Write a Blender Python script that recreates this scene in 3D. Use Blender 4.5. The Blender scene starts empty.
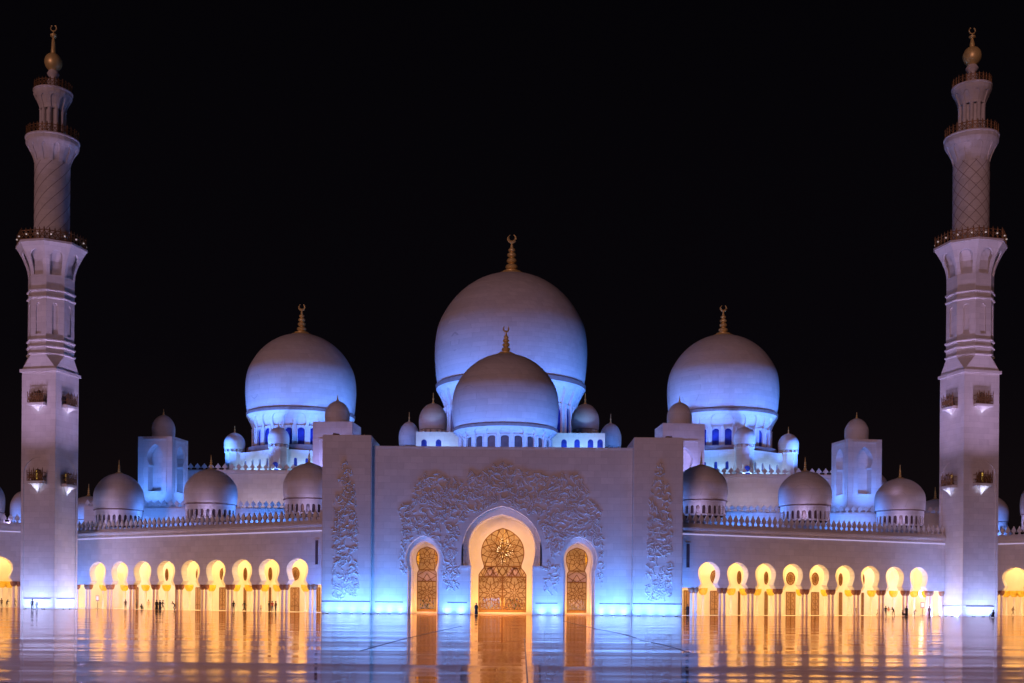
import bpy, bmesh, math, random
from math import sin, cos, pi, radians, sqrt, atan2
from mathutils import Vector, Matrix
random.seed(7)
S = bpy.context.scene
COL = S.collection
F = 1150.0; CZ = 2.7; ROLL = 0.0082; CX, CY = 512.0, 600.0

# ------------------------------------------------------------------ pixels <-> world
def rel(px, py):
    x, y = px-CX, CY-py
    return x*cos(ROLL)-y*sin(ROLL), x*sin(ROLL)+y*cos(ROLL)
def P(px, py, d):
    x, y = rel(px, py)
    return Vector((x/F*d, d, CZ+y/F*d))
def floor_pt(px, py, z=0.0):
    x, y = rel(px, py)
    d = F*(CZ-z)/(-y)
    return Vector((x/F*d, d, z))

# ------------------------------------------------------------------ materials
def nm(name):
    m = bpy.data.materials.new(name); m.use_nodes = True
    nt = m.node_tree
    return m, nt, nt.nodes, nt.links, nt.nodes['Principled BSDF']
def simple(name, col, rough=.5, metal=0.0, emit=None, estr=0.0, var=0.0, scale=3.0, bump=0.0, spec=None):
    m, nt, N, L, b = nm(name)
    b.inputs['Base Color'].default_value = (*col, 1)
    b.inputs['Roughness'].default_value = rough
    b.inputs['Metallic'].default_value = metal
    if spec is not None: b.inputs['Specular IOR Level'].default_value = spec
    if emit:
        b.inputs['Emission Color'].default_value = (*emit, 1)
        b.inputs['Emission Strength'].default_value = estr
    if var or bump:
        tc = N.new('ShaderNodeTexCoord'); no = N.new('ShaderNodeTexNoise')
        no.inputs['Scale'].default_value = scale; no.inputs['Detail'].default_value = 6
        L.new(tc.outputs['Object'], no.inputs['Vector'])
        if var:
            r = N.new('ShaderNodeValToRGB')
            r.color_ramp.elements[0].position = .3; r.color_ramp.elements[1].position = .7
            r.color_ramp.elements[0].color = (*[c*(1-var) for c in col], 1)
            r.color_ramp.elements[1].color = (*[min(1, c*(1+var*.6)) for c in col], 1)
            L.new(no.outputs['Fac'], r.inputs['Fac']); L.new(r.outputs['Color'], b.inputs['Base Color'])
        if bump:
            bp = N.new('ShaderNodeBump'); bp.inputs['Strength'].default_value = bump; bp.inputs['Distance'].default_value = .1
            L.new(no.outputs['Fac'], bp.inputs['Height']); L.new(bp.outputs['Normal'], b.inputs['Normal'])
    return m

def marble(name, col, slab=(2.4, 1.2), joint=.80, var=.08):
    """white marble cladding: slabs with fine joints, each slab a slightly different shade"""
    m, nt, N, L, b = nm(name)
    geo = N.new('ShaderNodeNewGeometry'); tc = N.new('ShaderNodeTexCoord')
    sep = N.new('ShaderNodeSeparateXYZ'); L.new(tc.outputs['Object'], sep.inputs[0])
    add = N.new('ShaderNodeMath'); add.operation = 'ADD'
    L.new(sep.outputs[0], add.inputs[0]); L.new(sep.outputs[1], add.inputs[1])
    com = N.new('ShaderNodeCombineXYZ'); L.new(add.outputs[0], com.inputs[0]); L.new(sep.outputs[2], com.inputs[1])
    br = N.new('ShaderNodeTexBrick'); L.new(com.outputs[0], br.inputs['Vector'])
    br.inputs['Scale'].default_value = 1; br.inputs['Brick Width'].default_value = slab[0]; br.inputs['Row Height'].default_value = slab[1]
    br.inputs['Mortar Size'].default_value = .025; br.inputs['Mortar Smooth'].default_value = .3
    br.inputs['Color1'].default_value = (*[c*(1-var) for c in col], 1)
    br.inputs['Color2'].default_value = (*[min(1, c*(1+var*.5)) for c in col], 1)
    br.inputs['Mortar'].default_value = (*[c*joint for c in col], 1)
    no = N.new('ShaderNodeTexNoise'); no.inputs['Scale'].default_value = .35; no.inputs['Detail'].default_value = 8
    no.inputs['Distortion'].default_value = 1.5
    L.new(tc.outputs['Object'], no.inputs['Vector'])
    ra = N.new('ShaderNodeMapRange'); ra.inputs['From Min'].default_value = .3; ra.inputs['From Max'].default_value = .7
    ra.inputs['To Min'].default_value = .94; ra.inputs['To Max'].default_value = 1.03
    L.new(no.outputs['Fac'], ra.inputs['Value'])
    mx = N.new('ShaderNodeMix'); mx.data_type = 'RGBA'; mx.blend_type = 'MULTIPLY'; mx.inputs['Factor'].default_value = 1
    L.new(br.outputs['Color'], mx.inputs['A']); L.new(ra.outputs['Result'], mx.inputs['B'])
    L.new(mx.outputs['Result'], b.inputs['Base Color'])
    b.inputs['Roughness'].default_value = .55; b.inputs['Specular IOR Level'].default_value = .25
    bp = N.new('ShaderNodeBump'); bp.inputs['Strength'].default_value = .25; bp.inputs['Distance'].default_value = .03
    L.new(br.outputs['Fac'], bp.inputs['Height']); bp.invert = True
    L.new(bp.outputs['Normal'], b.inputs['Normal'])
    return m

M = {}
M['marble'] = marble('white_marble', (.74, .72, .70))
M['dome'] = marble('dome_marble', (.70, .68, .67), (2.4, 1.3), .78, .08)
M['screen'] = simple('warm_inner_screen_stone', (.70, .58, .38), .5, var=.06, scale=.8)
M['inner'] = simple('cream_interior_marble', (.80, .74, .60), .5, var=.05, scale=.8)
M['column'] = simple('column_marble', (.82, .66, .54), .35, var=.1, scale=2)
M['incol'] = simple('inner_column_marble', (.78, .72, .60), .35, var=.05, scale=2)
M['capital'] = simple('palm_capital_bronze', (.36, .16, .08), .5, .4, var=.35, scale=5, bump=.8)
M['gcap'] = simple('gilded_capital', (1.0, .58, .04), .6, .0, var=.3, scale=5, bump=.8)
M['gold'] = simple('polished_gold', (.95, .72, .28), .42, .35, var=.15, scale=2)
M['dkgold'] = simple('aged_gilded_railing', (.30, .17, .07), .5, .5, var=.4, scale=3)
M['bronze'] = simple('door_lattice_gilt', (.20, .09, .02), .45, .35, var=.25, scale=4)
M['doorwood'] = simple('carved_door_wood', (.40, .24, .12), .5, 0, var=.25, scale=2)
M['groove'] = simple('dark_metal_groove', (.07, .07, .11), .5)  # baffle line and its shadow put into one dark strip colour
M['ring'] = simple('dark_stone_ring', (.26, .18, .17), .6, var=.2, scale=1)  # brownish tone puts the moulding's shade into its colour
M['bluewin'] = simple('blue_window_glass', (.03, .05, .34), .6, var=.5, scale=.7, spec=.15)  # blue in the pane colour stands for light inside
M['brownwin'] = simple('dim_window_glass', (.13, .09, .10), .3, var=.4, scale=1)
M['dark'] = simple('dark_metal', (.03, .03, .035), .5, .4)
M['led'] = simple('lavender_cove_light', (.8, .8, .8), .5, emit=(.62, .55, 1.0), estr=.55)  # glow imitates light caught on the ledge edge, not a lamp
M['ledlens'] = simple('uplight_lens', (.9, .9, .9), .3, emit=(.62, .82, 1.0), estr=4.0)
M['lamp'] = simple('warm_lamp_glow', (.9, .8, .6), .4, emit=(1, .78, .45), estr=6)
M['whitelamp'] = simple('white_lamp_glow', (.9, .9, .9), .4, emit=(1, .93, .78), estr=4)
M['crystal'] = simple('lit_crystal', (.9, .9, .9), .2, emit=(1, .86, .55), estr=1.6)
M['litwin'] = simple('lit_yellow_window', (.8, .6, .2), .4, emit=(1, .62, .1), estr=.55)
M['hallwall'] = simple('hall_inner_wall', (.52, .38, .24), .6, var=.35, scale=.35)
M['board'] = simple('notice_board', (.32, .20, .13), .6)
M['leaf'] = simple('balcony_foliage', (.09, .05, .025), .7, var=.4, scale=4)
M['paper'] = simple('pale_panel', (.75, .68, .6), .6)

# glass of the doors: clear with a weak mirror image
m, nt, N, L, b = nm('door_glass')
tr = N.new('ShaderNodeBsdfTransparent'); tr.inputs[0].default_value = (.95, .9, .82, 1)
gl = N.new('ShaderNodeBsdfGlossy'); gl.inputs['Roughness'].default_value = .4
mx = N.new('ShaderNodeMixShader'); mx.inputs[0].default_value = .04
L.new(tr.outputs[0], mx.inputs[1]); L.new(gl.outputs[0], mx.inputs[2]); L.new(mx.outputs[0], N['Material Output'].inputs['Surface'])
M['glass'] = m
# frosted pinkish panes
M['frost'] = simple('frosted_pane', (.52, .38, .30), .3, var=.3, scale=.8)

# polished courtyard marble
m, nt, N, L, b = nm('polished_courtyard_marble')
tc = N.new('ShaderNodeTexCoord')
mp = N.new('ShaderNodeMapping'); mp.inputs['Scale'].default_value = (.035, .33, 1); L.new(tc.outputs['Object'], mp.inputs[0])
mp0 = N.new('ShaderNodeMapping'); mp0.inputs['Scale'].default_value = (.012, .13, 1); L.new(tc.outputs['Object'], mp0.inputs[0])
n0 = N.new('ShaderNodeTexNoise'); n0.inputs['Scale'].default_value = 1; n0.inputs['Detail'].default_value = 2; L.new(mp0.outputs[0], n0.inputs['Vector'])
bp0 = N.new('ShaderNodeBump'); bp0.inputs['Strength'].default_value = 1; bp0.inputs['Distance'].default_value = .11
L.new(n0.outputs['Fac'], bp0.inputs['Height'])
n1 = N.new('ShaderNodeTexNoise'); n1.inputs['Scale'].default_value = 1; n1.inputs['Detail'].default_value = 2.5; n1.inputs['Roughness'].default_value = .5
L.new(mp.outputs[0], n1.inputs['Vector'])
br = N.new('ShaderNodeTexBrick'); L.new(tc.outputs['Object'], br.inputs['Vector'])
br.inputs['Scale'].default_value = 1; br.inputs['Brick Width'].default_value = 3.0; br.inputs['Row Height'].default_value = 1.5
br.offset = 0.5; br.inputs['Mortar Size'].default_value = .03
br.inputs['Color1'].default_value = (.17, .10, .10, 1); br.inputs['Color2'].default_value = (.11, .065, .07, 1); br.inputs['Mortar'].default_value = (.08, .07, .1, 1)
n2 = N.new('ShaderNodeTexNoise'); n2.inputs['Scale'].default_value = .22; n2.inputs['Detail'].default_value = 7
L.new(tc.outputs['Object'], n2.inputs['Vector'])
rr = N.new('ShaderNodeMapRange'); rr.inputs['From Min'].default_value = .35; rr.inputs['From Max'].default_value = .7
rr.inputs['To Min'].default_value = .03; rr.inputs['To Max'].default_value = .09
L.new(n2.outputs['Fac'], rr.inputs['Value']); L.new(rr.outputs['Result'], b.inputs['Roughness'])
mc = N.new('ShaderNodeMix'); mc.data_type = 'RGBA'; mc.blend_type = 'MULTIPLY'; mc.inputs['Factor'].default_value = .55
L.new(br.outputs['Color'], mc.inputs['A']); L.new(n2.outputs['Fac'], mc.inputs['B']); L.new(mc.outputs['Result'], b.inputs['Base Color'])
bp = N.new('ShaderNodeBump'); bp.inputs['Strength'].default_value = 1; bp.inputs['Distance'].default_value = .02; L.new(bp0.outputs['Normal'], bp.inputs['Normal'])
L.new(n1.outputs['Fac'], bp.inputs['Height'])
bp2 = N.new('ShaderNodeBump'); bp2.inputs['Strength'].default_value = .35; bp2.inputs['Distance'].default_value = .004; bp2.invert = True
L.new(br.outputs['Fac'], bp2.inputs['Height']); L.new(bp.outputs['Normal'], bp2.inputs['Normal'])
fr = N.new('ShaderNodeFresnel'); fr.inputs['IOR'].default_value = 1.37
df = N.new('ShaderNodeBsdfDiffuse'); gs = N.new('ShaderNodeBsdfGlossy'); ms = N.new('ShaderNodeMixShader')
L.new(mc.outputs['Result'], df.inputs['Color']); gs.inputs['Color'].default_value = (.98, .80, .70, 1)
sw = N.new('ShaderNodeSeparateColor'); L.new(br.outputs['Color'], sw.inputs[0])
r2 = N.new('ShaderNodeMapRange'); r2.inputs['From Min'].default_value = .11; r2.inputs['From Max'].default_value = .17
r2.inputs['To Min'].default_value = -.012; r2.inputs['To Max'].default_value = .045; L.new(sw.outputs[0], r2.inputs['Value'])
ad = N.new('ShaderNodeMath'); ad.operation = 'ADD'; L.new(rr.outputs['Result'], ad.inputs[0]); L.new(r2.outputs['Result'], ad.inputs[1])
L.new(ad.outputs[0], gs.inputs['Roughness'])
for q_ in (fr, df, gs): L.new(bp2.outputs['Normal'], q_.inputs['Normal'])
L.new(fr.outputs[0], ms.inputs[0]); L.new(df.outputs[0], ms.inputs[1]); L.new(gs.outputs[0], ms.inputs[2]); L.new(ms.outputs[0], N['Material Output'].inputs['Surface'])
M['floor'] = m
M['inlay'] = simple('dark_floor_inlay', (.03, .03, .05), .25)

# ------------------------------------------------------------------ objects
def tag(o, label=None, cat=None, group=None, kind=None):
    if label: o['label'] = label
    if cat: o['category'] = cat
    if group: o['group'] = group
    if kind: o['kind'] = kind
    return o
def empty(name, loc=(0, 0, 0), rz=0, label=None, cat=None, group=None):
    o = bpy.data.objects.new(name, None); COL.objects.link(o)
    o.location = loc; o.rotation_euler = (0, 0, rz); o.empty_display_size = .5
    return tag(o, label, cat, group)
class MB:
    def __init__(s, f=None): s.v = []; s.f = []; s.m = f
    def pt(s, p):
        p = Vector(p) if s.m is None else Vector(s.m(*p))
        s.v.append(p); return len(s.v)-1
    def face(s, pts): s.f.append([s.pt(p) for p in pts])
    def box(s, c, h, rz=0):
        cx, cy, cz = c; hx, hy, hz = h; ca, sa = cos(rz), sin(rz)
        def q(x, y, z): return (cx+x*ca-y*sa, cy+x*sa+y*ca, cz+z)
        i = [s.pt(q(x*hx, y*hy, z*hz)) for z in (-1, 1) for y in (-1, 1) for x in (-1, 1)]
        for a in ((0, 2, 3, 1), (4, 5, 7, 6), (0, 1, 5, 4), (2, 6, 7, 3), (0, 4, 6, 2), (1, 3, 7, 5)): s.f.append([i[k] for k in a])
    def bar(s, a, b, w, t, n):
        """flat bar from a to b, width w in the plane across n, thickness t along n"""
        a, b, n = Vector(a), Vector(b), Vector(n).normalized()
        d = (b-a).normalized(); u = d.cross(n).normalized()*w/2; k = n*t/2
        i = [s.pt(p) for p in (a-u-k, a+u-k, b+u-k, b-u-k, a-u+k, a+u+k, b+u+k, b-u+k)]
        for q in ((0, 1, 2, 3), (7, 6, 5, 4), (0, 4, 5, 1), (1, 5, 6, 2), (2, 6, 7, 3), (3, 7, 4, 0)): s.f.append([i[k] for k in q])
    def lathe(s, prof, n=48, c=(0, 0, 0), a0=0, cap=True):
        rings = []
        for r, z in prof:
            if r < 1e-4: rings.append([s.pt((c[0], c[1], c[2]+z))])
            else: rings.append([s.pt((c[0]+r*cos(a0+2*pi*k/n), c[1]+r*sin(a0+2*pi*k/n), c[2]+z)) for k in range(n)])
        for A, B in zip(rings, rings[1:]):
            for k in range(n):
                k2 = (k+1) % n
                if len(A) == 1 and len(B) == 1: continue
                if len(A) == 1: s.f.append([A[0], B[k2], B[k]])
                elif len(B) == 1: s.f.append([A[k], A[k2], B[0]])
                else: s.f.append([A[k], A[k2], B[k2], B[k]])
        if cap:
            if len(rings[0]) > 1: s.f.append(rings[0][::-1])
            if len(rings[-1]) > 1: s.f.append(rings[-1])
    def tube(s, pts, r, n=6, closed=False):
        pts = [Vector(p) for p in pts]; R = []
        for i, p in enumerate(pts):
            if closed: d = pts[(i+1) % len(pts)]-pts[i-1]
            else: d = pts[min(i+1, len(pts)-1)]-pts[max(i-1, 0)]
            d.normalize(); up = Vector((0, 0, 1)) if abs(d.z) < .9 else Vector((1, 0, 0))
            a = d.cross(up).normalized(); b_ = d.cross(a)
            rr = r[i] if isinstance(r, (list, tuple)) else r
            R.append([s.pt(p+a*rr*cos(2*pi*k/n)+b_*rr*sin(2*pi*k/n)) for k in range(n)])
        m_ = len(R) if closed else len(R)-1
        for i in range(m_):
            A, B = R[i], R[(i+1) % len(R)]
            for k in range(n): s.f.append([A[k], A[(k+1) % n], B[(k+1) % n], B[k]])
        if not closed: s.f.append(R[0][::-1]); s.f.append(R[-1])
    def build(s, name, mat, parent=None, smooth=False, loc=None, fix=True):
        me = bpy.data.meshes.new(name); me.from_pydata([tuple(p) for p in s.v], [], s.f)
        if fix:
            bm = bmesh.new(); bm.from_mesh(me)
            bmesh.ops.remove_doubles(bm, verts=bm.verts, dist=1e-4)
            bmesh.ops.recalc_face_normals(bm, faces=bm.faces)
            bm.to_mesh(me); bm.free()
        me.materials.append(M[mat] if isinstance(mat, str) else mat)
        if smooth:
            me.shade_smooth()
            try: me.set_sharp_from_angle(angle=radians(38))
            except Exception: pass
        me.update()
        o = bpy.data.objects.new(name, me); COL.objects.link(o)
        if parent: o.parent = parent
        if loc: o.location = loc
        return o
def link_copy(src, parent, loc=None, rz=None):
    o = src.copy(); COL.objects.link(o); o.parent = parent
    if loc is not None: o.location = loc
    if rz is not None: o.rotation_euler = (0, 0, rz)
    for ch in src.children:
        c = ch.copy(); COL.objects.link(c); c.parent = o
    return o

# wall with openings; profile = [(z, halfwidth)...] upward, last halfwidth 0
def pierced(mb, u0, u1, z0, z1, v0, v1, ops, sub=1, back=True, top=True):
    ops = sorted(ops, key=lambda o: o[0])
    cuts = [u0]+[(a[0]+b_[0])/2 for a, b_ in zip(ops, ops[1:])]+[u1]
    for i, (uc, pr) in enumerate(ops):
        ua, ub = cuts[i], cuts[i+1]
        pr = list(pr)
        zs0 = pr[0][0]
        for v in ((v0, v1) if back else (v0,)):
            if zs0 > z0+1e-6:
                mb.face([(ua, v, z0), (uc, v, z0), (uc, v, zs0), (ua, v, zs0)]); mb.face([(uc, v, z0), (ub, v, z0), (ub, v, zs0), (uc, v, zs0)])
            for (za, ha), (zb, hb) in zip(pr, pr[1:]):
                if zb-za > 1e-6:
                    mb.face([(ua, v, za), (uc-ha, v, za), (uc-hb, v, zb), (ua, v, zb)])
                    mb.face([(uc+ha, v, za), (ub, v, za), (ub, v, zb), (uc+hb, v, zb)])
            zt = pr[-1][0]
            n = max(1, sub)
            for k in range(n):
                a_, b_ = zt+(z1-zt)*k/n, zt+(z1-zt)*(k+1)/n
                mb.face([(ua, v, a_), (uc, v, a_), (uc, v, b_), (ua, v, b_)]); mb.face([(uc, v, a_), (ub, v, a_), (ub, v, b_), (uc, v, b_)])
        for (za, ha), (zb, hb) in zip(pr, pr[1:]):
            for sg in (-1, 1):
                mb.face([(uc+sg*ha, v0, za), (uc+sg*ha, v1, za), (uc+sg*hb, v1, zb), (uc+sg*hb, v0, zb)])
        if pr[-1][1] > 1e-6:
            z, h = pr[-1]; mb.face([(uc-h, v0, z), (uc+h, v0, z), (uc+h, v1, z), (uc-h, v1, z)])
        if zs0 > z0+1e-6:
            z, h = pr[0]; mb.face([(uc-h, v0, z), (uc+h, v0, z), (uc+h, v1, z), (uc-h, v1, z)])
    if top:
        mb.face([(u0, v0, z1), (u1, v0, z1), (u1, v1, z1), (u0, v1, z1)])
        for u in (u0, u1): mb.face([(u, v0, z0), (u, v1, z0), (u, v1, z1), (u, v0, z1)])
def smoothprof(pts, n=4):
    """Catmull-Rom through (z,h) points"""
    out = []
    for i in range(len(pts)-1):
        p0, p1, p2, p3 = pts[max(i-1, 0)], pts[i], pts[i+1], pts[min(i+2, len(pts)-1)]
        for k in range(n):
            t = k/n
            o = []
            for a in (0, 1):
                o.append(.5*((2*p1[a])+(-p0[a]+p2[a])*t+(2*p0[a]-5*p1[a]+4*p2[a]-p3[a])*t*t+(-p0[a]+3*p1[a]-3*p2[a]+p3[a])*t**3))
            out.append(tuple(o))
    out.append(pts[-1])
    res = [out[0]]
    for z, h in out[1:]:
        res.append((max(z, res[-1][0]), max(h, 0)))
    return res
def arched(w, h, spring, n=8, z0=0):
    """pointed-round window profile"""
    pr = [(z0, w), (z0+spring, w)]
    for k in range(1, n+1):
        a = k/n*pi/2; pr.append((z0+spring+(h-spring)*sin(a), w*cos(a)))
    pr[-1] = (z0+h, 0)
    return pr
def pane(mb, uc, v, pr):
    for (za, ha), (zb, hb) in zip(pr, pr[1:]):
        if zb-za > 1e-6 and (ha > 0 or hb > 0):
            mb.face([(uc-ha, v, za), (uc+ha, v, za), (uc+hb, v, zb), (uc-hb, v, zb)] if hb > 1e-6 else [(uc-ha, v, za), (uc+ha, v, za), (uc, v, zb)])

# ------------------------------------------------------------------ camera, world, sun
cam = bpy.data.cameras.new('camera'); co = bpy.data.objects.new('camera', cam); COL.objects.link(co)
cam.sensor_width = 36; cam.lens = 36*F/1024; cam.clip_end = 5000; cam.clip_start = .5
cam.shift_y = (CY-341.5)/1024
co.matrix_world = Matrix.Translation((0, 0, CZ)) @ Matrix.Rotation(-ROLL, 4, 'Y') @ Matrix.Rotation(pi/2, 4, 'X')
S.camera = co
w = bpy.data.worlds.new('World'); S.world = w; w.use_nodes = True
bg = w.node_tree.nodes['Background']; bg.inputs[1].default_value = 1
wt = w.node_tree; wc = wt.nodes.new('ShaderNodeTexCoord'); ws = wt.nodes.new('ShaderNodeSeparateXYZ'); wr = wt.nodes.new('ShaderNodeValToRGB')
wt.links.new(wc.outputs['Generated'], ws.inputs[0]); wt.links.new(ws.outputs[2], wr.inputs[0]); wt.links.new(wr.outputs[0], bg.inputs[0])
e_ = wr.color_ramp.elements; e_[0].position = 0; e_[0].color = (.0058, .0036, .0040, 1); e_[1].position = .5; e_[1].color = (.0012, .0010, .0017, 1)
e2 = e_.new(.2); e2.color = (.0022, .0016, .0026, 1)
S.view_settings.view_transform = 'Standard'; S.view_settings.look = 'None'; S.view_settings.exposure = 0; S.view_settings.gamma = 1
S.view_settings.use_curve_mapping = False
sl = bpy.data.lights.new('night_glow', 'SUN'); so = bpy.data.objects.new('night_glow', sl); COL.objects.link(so)
sl.energy = .52; sl.angle = radians(12); sl.color = (1, .51, .54)
so.rotation_euler = Vector((.34, 1, -.07)).to_track_quat('-Z', 'Y').to_euler()

LK = {}
def area(name, loc, target, size, power, color, shape='RECTANGLE', spread=180, xdir=None):
    l = bpy.data.lights.new(name, 'AREA'); o = bpy.data.objects.new(name, l); COL.objects.link(o)
    l.shape = shape; l.size = size[0]; l.size_y = size[1]; l.energy = power; l.color = color; l.spread = radians(spread)
    loc = Vector(loc); z = -(Vector(target)-loc).normalized()
    x = Vector(xdir) if xdir else Vector((0, 0, 1)).cross(z)
    if x.length < 1e-3: x = Vector((1, 0, 0))
    x = (x-z*x.dot(z)).normalized(); y = z.cross(x)
    o.matrix_world = Matrix.Translation(loc) @ Matrix((x, y, z)).transposed().to_4x4()
    return o
BLUE = (.09, .26, 1.0); PALE = (.26, .52, 1.0); WARM = (1.0, .64, .27)

# ------------------------------------------------------------------ ground
mb = MB(); mb.face([(-900, -400, 0), (900, -400, 0), (900, 1200, 0), (-900, 1200, 0)])
tag(mb.build('courtyard_floor', 'floor'), kind='structure')
def inlay(path, w):
    mb = MB(); pts = [floor_pt(x, y, 0) for x, y in path]
    sm = []
    for i in range(len(pts)-1):
        p0, p1, p2, p3 = pts[max(i-1, 0)], pts[i], pts[i+1], pts[min(i+2, len(pts)-1)]
        for k in range(8):
            t = k/8; sm.append(.5*((2*p1)+(-p0+p2)*t+(2*p0-5*p1+4*p2-p3)*t*t+(-p0+3*p1-3*p2+p3)*t**3))
    sm.append(pts[-1])
    for a, b_ in zip(sm, sm[1:]):
        d = (b_-a).normalized(); n = Vector((-d.y, d.x, 0))*w/2; z = Vector((0, 0, .005))
        mb.face([a-n+z, a+n+z, b_+n+z, b_-n+z])
    for i in range(3, len(sm)-3, 7):      # leaves along the vine
        d = (sm[i+1]-sm[i]).normalized(); n = Vector((-d.y, d.x, 0)); sg = 1 if i % 2 else -1; z = Vector((0, 0, .009))
        q = sm[i]+n*sg*w; mb.face([q+z, q+d*w*1.6+n*sg*w*1.2+z, q+d*w*4+n*sg*w*1.6+z, q+d*w*2+n*sg*w*.1+z])
    return tag(mb.build('floor_inlay', 'inlay'), kind='structure')
inlay([(360, 651), (400, 640), (430, 633), (462, 626)], .16)
inlay([(563, 621), (590, 627.5), (620, 633.5), (636, 638)], .2)
inlay([(640, 640), (668, 646), (690, 653)], .16)
inlay([(524.4, 638), (525.3, 650), (526.5, 668), (528, 690)], .06)

# ------------------------------------------------------------------ generic bits
def merlons(mb, p, q, h, pitch, thick=.35):
    """row of pointed fleur merlons from p to q (local coords) standing on a low rail"""
    p, q = Vector(p), Vector(q); L_ = (q-p).length; d = (q-p)/L_; n = max(1, round(L_/pitch)); st = L_/n
    nv = Vector((-d.y, d.x, 0))*thick/2
    hp = [(.27, 0), (.27, .10), (.14, .20), (.14, .36), (.34, .46), (.38, .56), (.20, .76), (.06, .90), (.03, 1.0)]
    for k in range(n):
        c = p+d*(k+.5)*st
        A = [[c+d*sg*x*st+Vector((0, 0, z*h))+s2*nv for x, z in hp] for sg in (-1, 1) for s2 in (-1, 1)]
        lf, lb, rf, rb = A
        for i in range(len(hp)-1):
            mb.face([lf[i], rf[i], rf[i+1], lf[i+1]]); mb.face([lb[i], rb[i], rb[i+1], lb[i+1]])
            mb.face([lf[i], lb[i], lb[i+1], lf[i+1]]); mb.face([rf[i], rb[i], rb[i+1], rf[i+1]])
        mb.face([lf[-1], rf[-1], rb[-1], lb[-1]])
    mb.bar(p+Vector((0, 0, .08*h)), q+Vector((0, 0, .08*h)), .1*h, thick*1.3, nv)
    mb.bar(p+Vector((0, 0, .40*h)), q+Vector((0, 0, .40*h)), .035*h, thick*.5, nv)

DP = [(.955, 0), (.978, .08), (.993, .19), (1, .30), (.99, .42), (.95, .54), (.865, .65), (.752, .755), (.605, .848), (.43, .922), (.25, .967), (.10, .990), (0.0, 1.003)]
def dprof(R, H): return [(h*R, z*H) for z, h in smoothprof([(z, r) for r, z in DP], 3)]
def finial(parent, z, h, crescent=True, w=1.45):
    """gilded stack of balls, spike and crescent; z = base height on the dome"""
    mb = MB(); u = h
    prof = [(.17*u*w, 0), (.17*u*w, .02*u), (.07*u*w, .05*u)]
    zz = .06
    for r, hh in ((.115, .16), (.095, .14), (.085, .13), (.065, .10)):
        for k in range(0, 7):
            a = -pi/2+pi*k/6; prof.append(((.03+(r-.03)*cos(a))*u*w, (zz+hh/2+hh/2*sin(a))*u))
        zz += hh+.015
    prof += [(.025*u*w, (zz+.05)*u), (.012*u*w, (.80 if crescent else 1.0)*u)]
    mb.lathe(prof, 14)
    if crescent:
        c = Vector((0, 0, .90*u)); rr = .10*u
        pts = [c+Vector((rr*cos(a), 0, rr*sin(a))) for a in [radians(t) for t in range(-240, 61, 20)]]
        mb.tube(pts, [.034*u*(.35+sin(pi*i/(len(pts)-1)))*.9 for i in range(len(pts))], 5)
    return mb.build('finial', 'gold', parent, True, loc=(0, 0, z))

def cylmap(R, n):
    """u in bays (0..n) around, v inward, z up"""
    return lambda u, v, z: ((R-v)*cos(2*pi*u/n), (R-v)*sin(2*pi*u/n), z)

def roof_dome(root, c, R, H, drumh, nwin, fin_h, mat='dome', crescent=True, winmat='brownwin', ring=True, rot=0):
    """small/medium dome: returns its dome shell object. c = centre of drum bottom, local to root"""
    mb = MB(); pr = dprof(R, H)
    mb.lathe([(r, z+drumh) for r, z in pr], 64)
    d = mb.build('dome', mat, root, True, loc=c); d.rotation_euler = (0, 0, rot)
    # collar just under the cap of the dome, where the finial sits
    if ring:
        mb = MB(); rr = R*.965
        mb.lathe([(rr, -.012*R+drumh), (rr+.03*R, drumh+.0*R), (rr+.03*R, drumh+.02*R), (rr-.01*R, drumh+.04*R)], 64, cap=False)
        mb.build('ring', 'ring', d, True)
    n = nwin; rd = R*.93
    mb = MB(cylmap(rd, n))
    ww = .30
    wz = drumh*.12
    for k in range(n):
        pr2 = arched(ww, drumh*.55, drumh*.42, 5, wz)
        pierced(mb, k, k+1, 0, drumh, 0, .06*R, [(k+.5, pr2)], top=False)
    mb.build('drum', mat, d, False)
    mb = MB(); mb.lathe([(rd*.90, 0), (rd*.90, drumh)], 48, cap=False)
    mb.build('window_band', winmat, d)
    if fin_h: 
        mb = MB(); mb.lathe([(.20*R, H*.972+drumh), (.17*R, H*.985+drumh), (.10*R, H*1.01+drumh), (0, H*1.02+drumh)], 24)
        mb.build('gilt_cap', 'gold', d, True)
        finial(d, drumh+H*1.0, fin_h, crescent, 1.0)
    return d

TPROF = [(1.0, 0)]
turret_src = {}
def turret(root, c, R, H, fin=True):
    """little onion dome on a collar of small merlons; mesh shared by scale"""
    mb = MB(); mb.lathe([(R*.72, -.28*R), (R*.72, 0)]+[(r, z) for r, z in dprof(R, H)], 40)
    d = mb.build('small_dome', 'dome', root, True, loc=c)
    mb = MB()
    n = 14
    for k in range(n):
        a = 2*pi*k/n; mb.box((R*.86*cos(a), R*.86*sin(a), -.17*R), (.07*R, .1*R, .13*R), a+pi/2)
    mb.lathe([(R*.95, -.34*R), (R*.95, -.26*R), (R*.80, -.26*R)], 24)
    mb.build('collar', 'marble', d)
    if fin:
        mb = MB(); mb.lathe([(.10*R, H*.99), (.10*R, H*1.02), (.05*R, H*1.05), (.05*R, H*1.12), (.08*R, H*1.15), (.03*R, H*1.2), (.02*R, H*1.38)], 10)
        mb.build('finial', 'gold', d, True)
    return d

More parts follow.
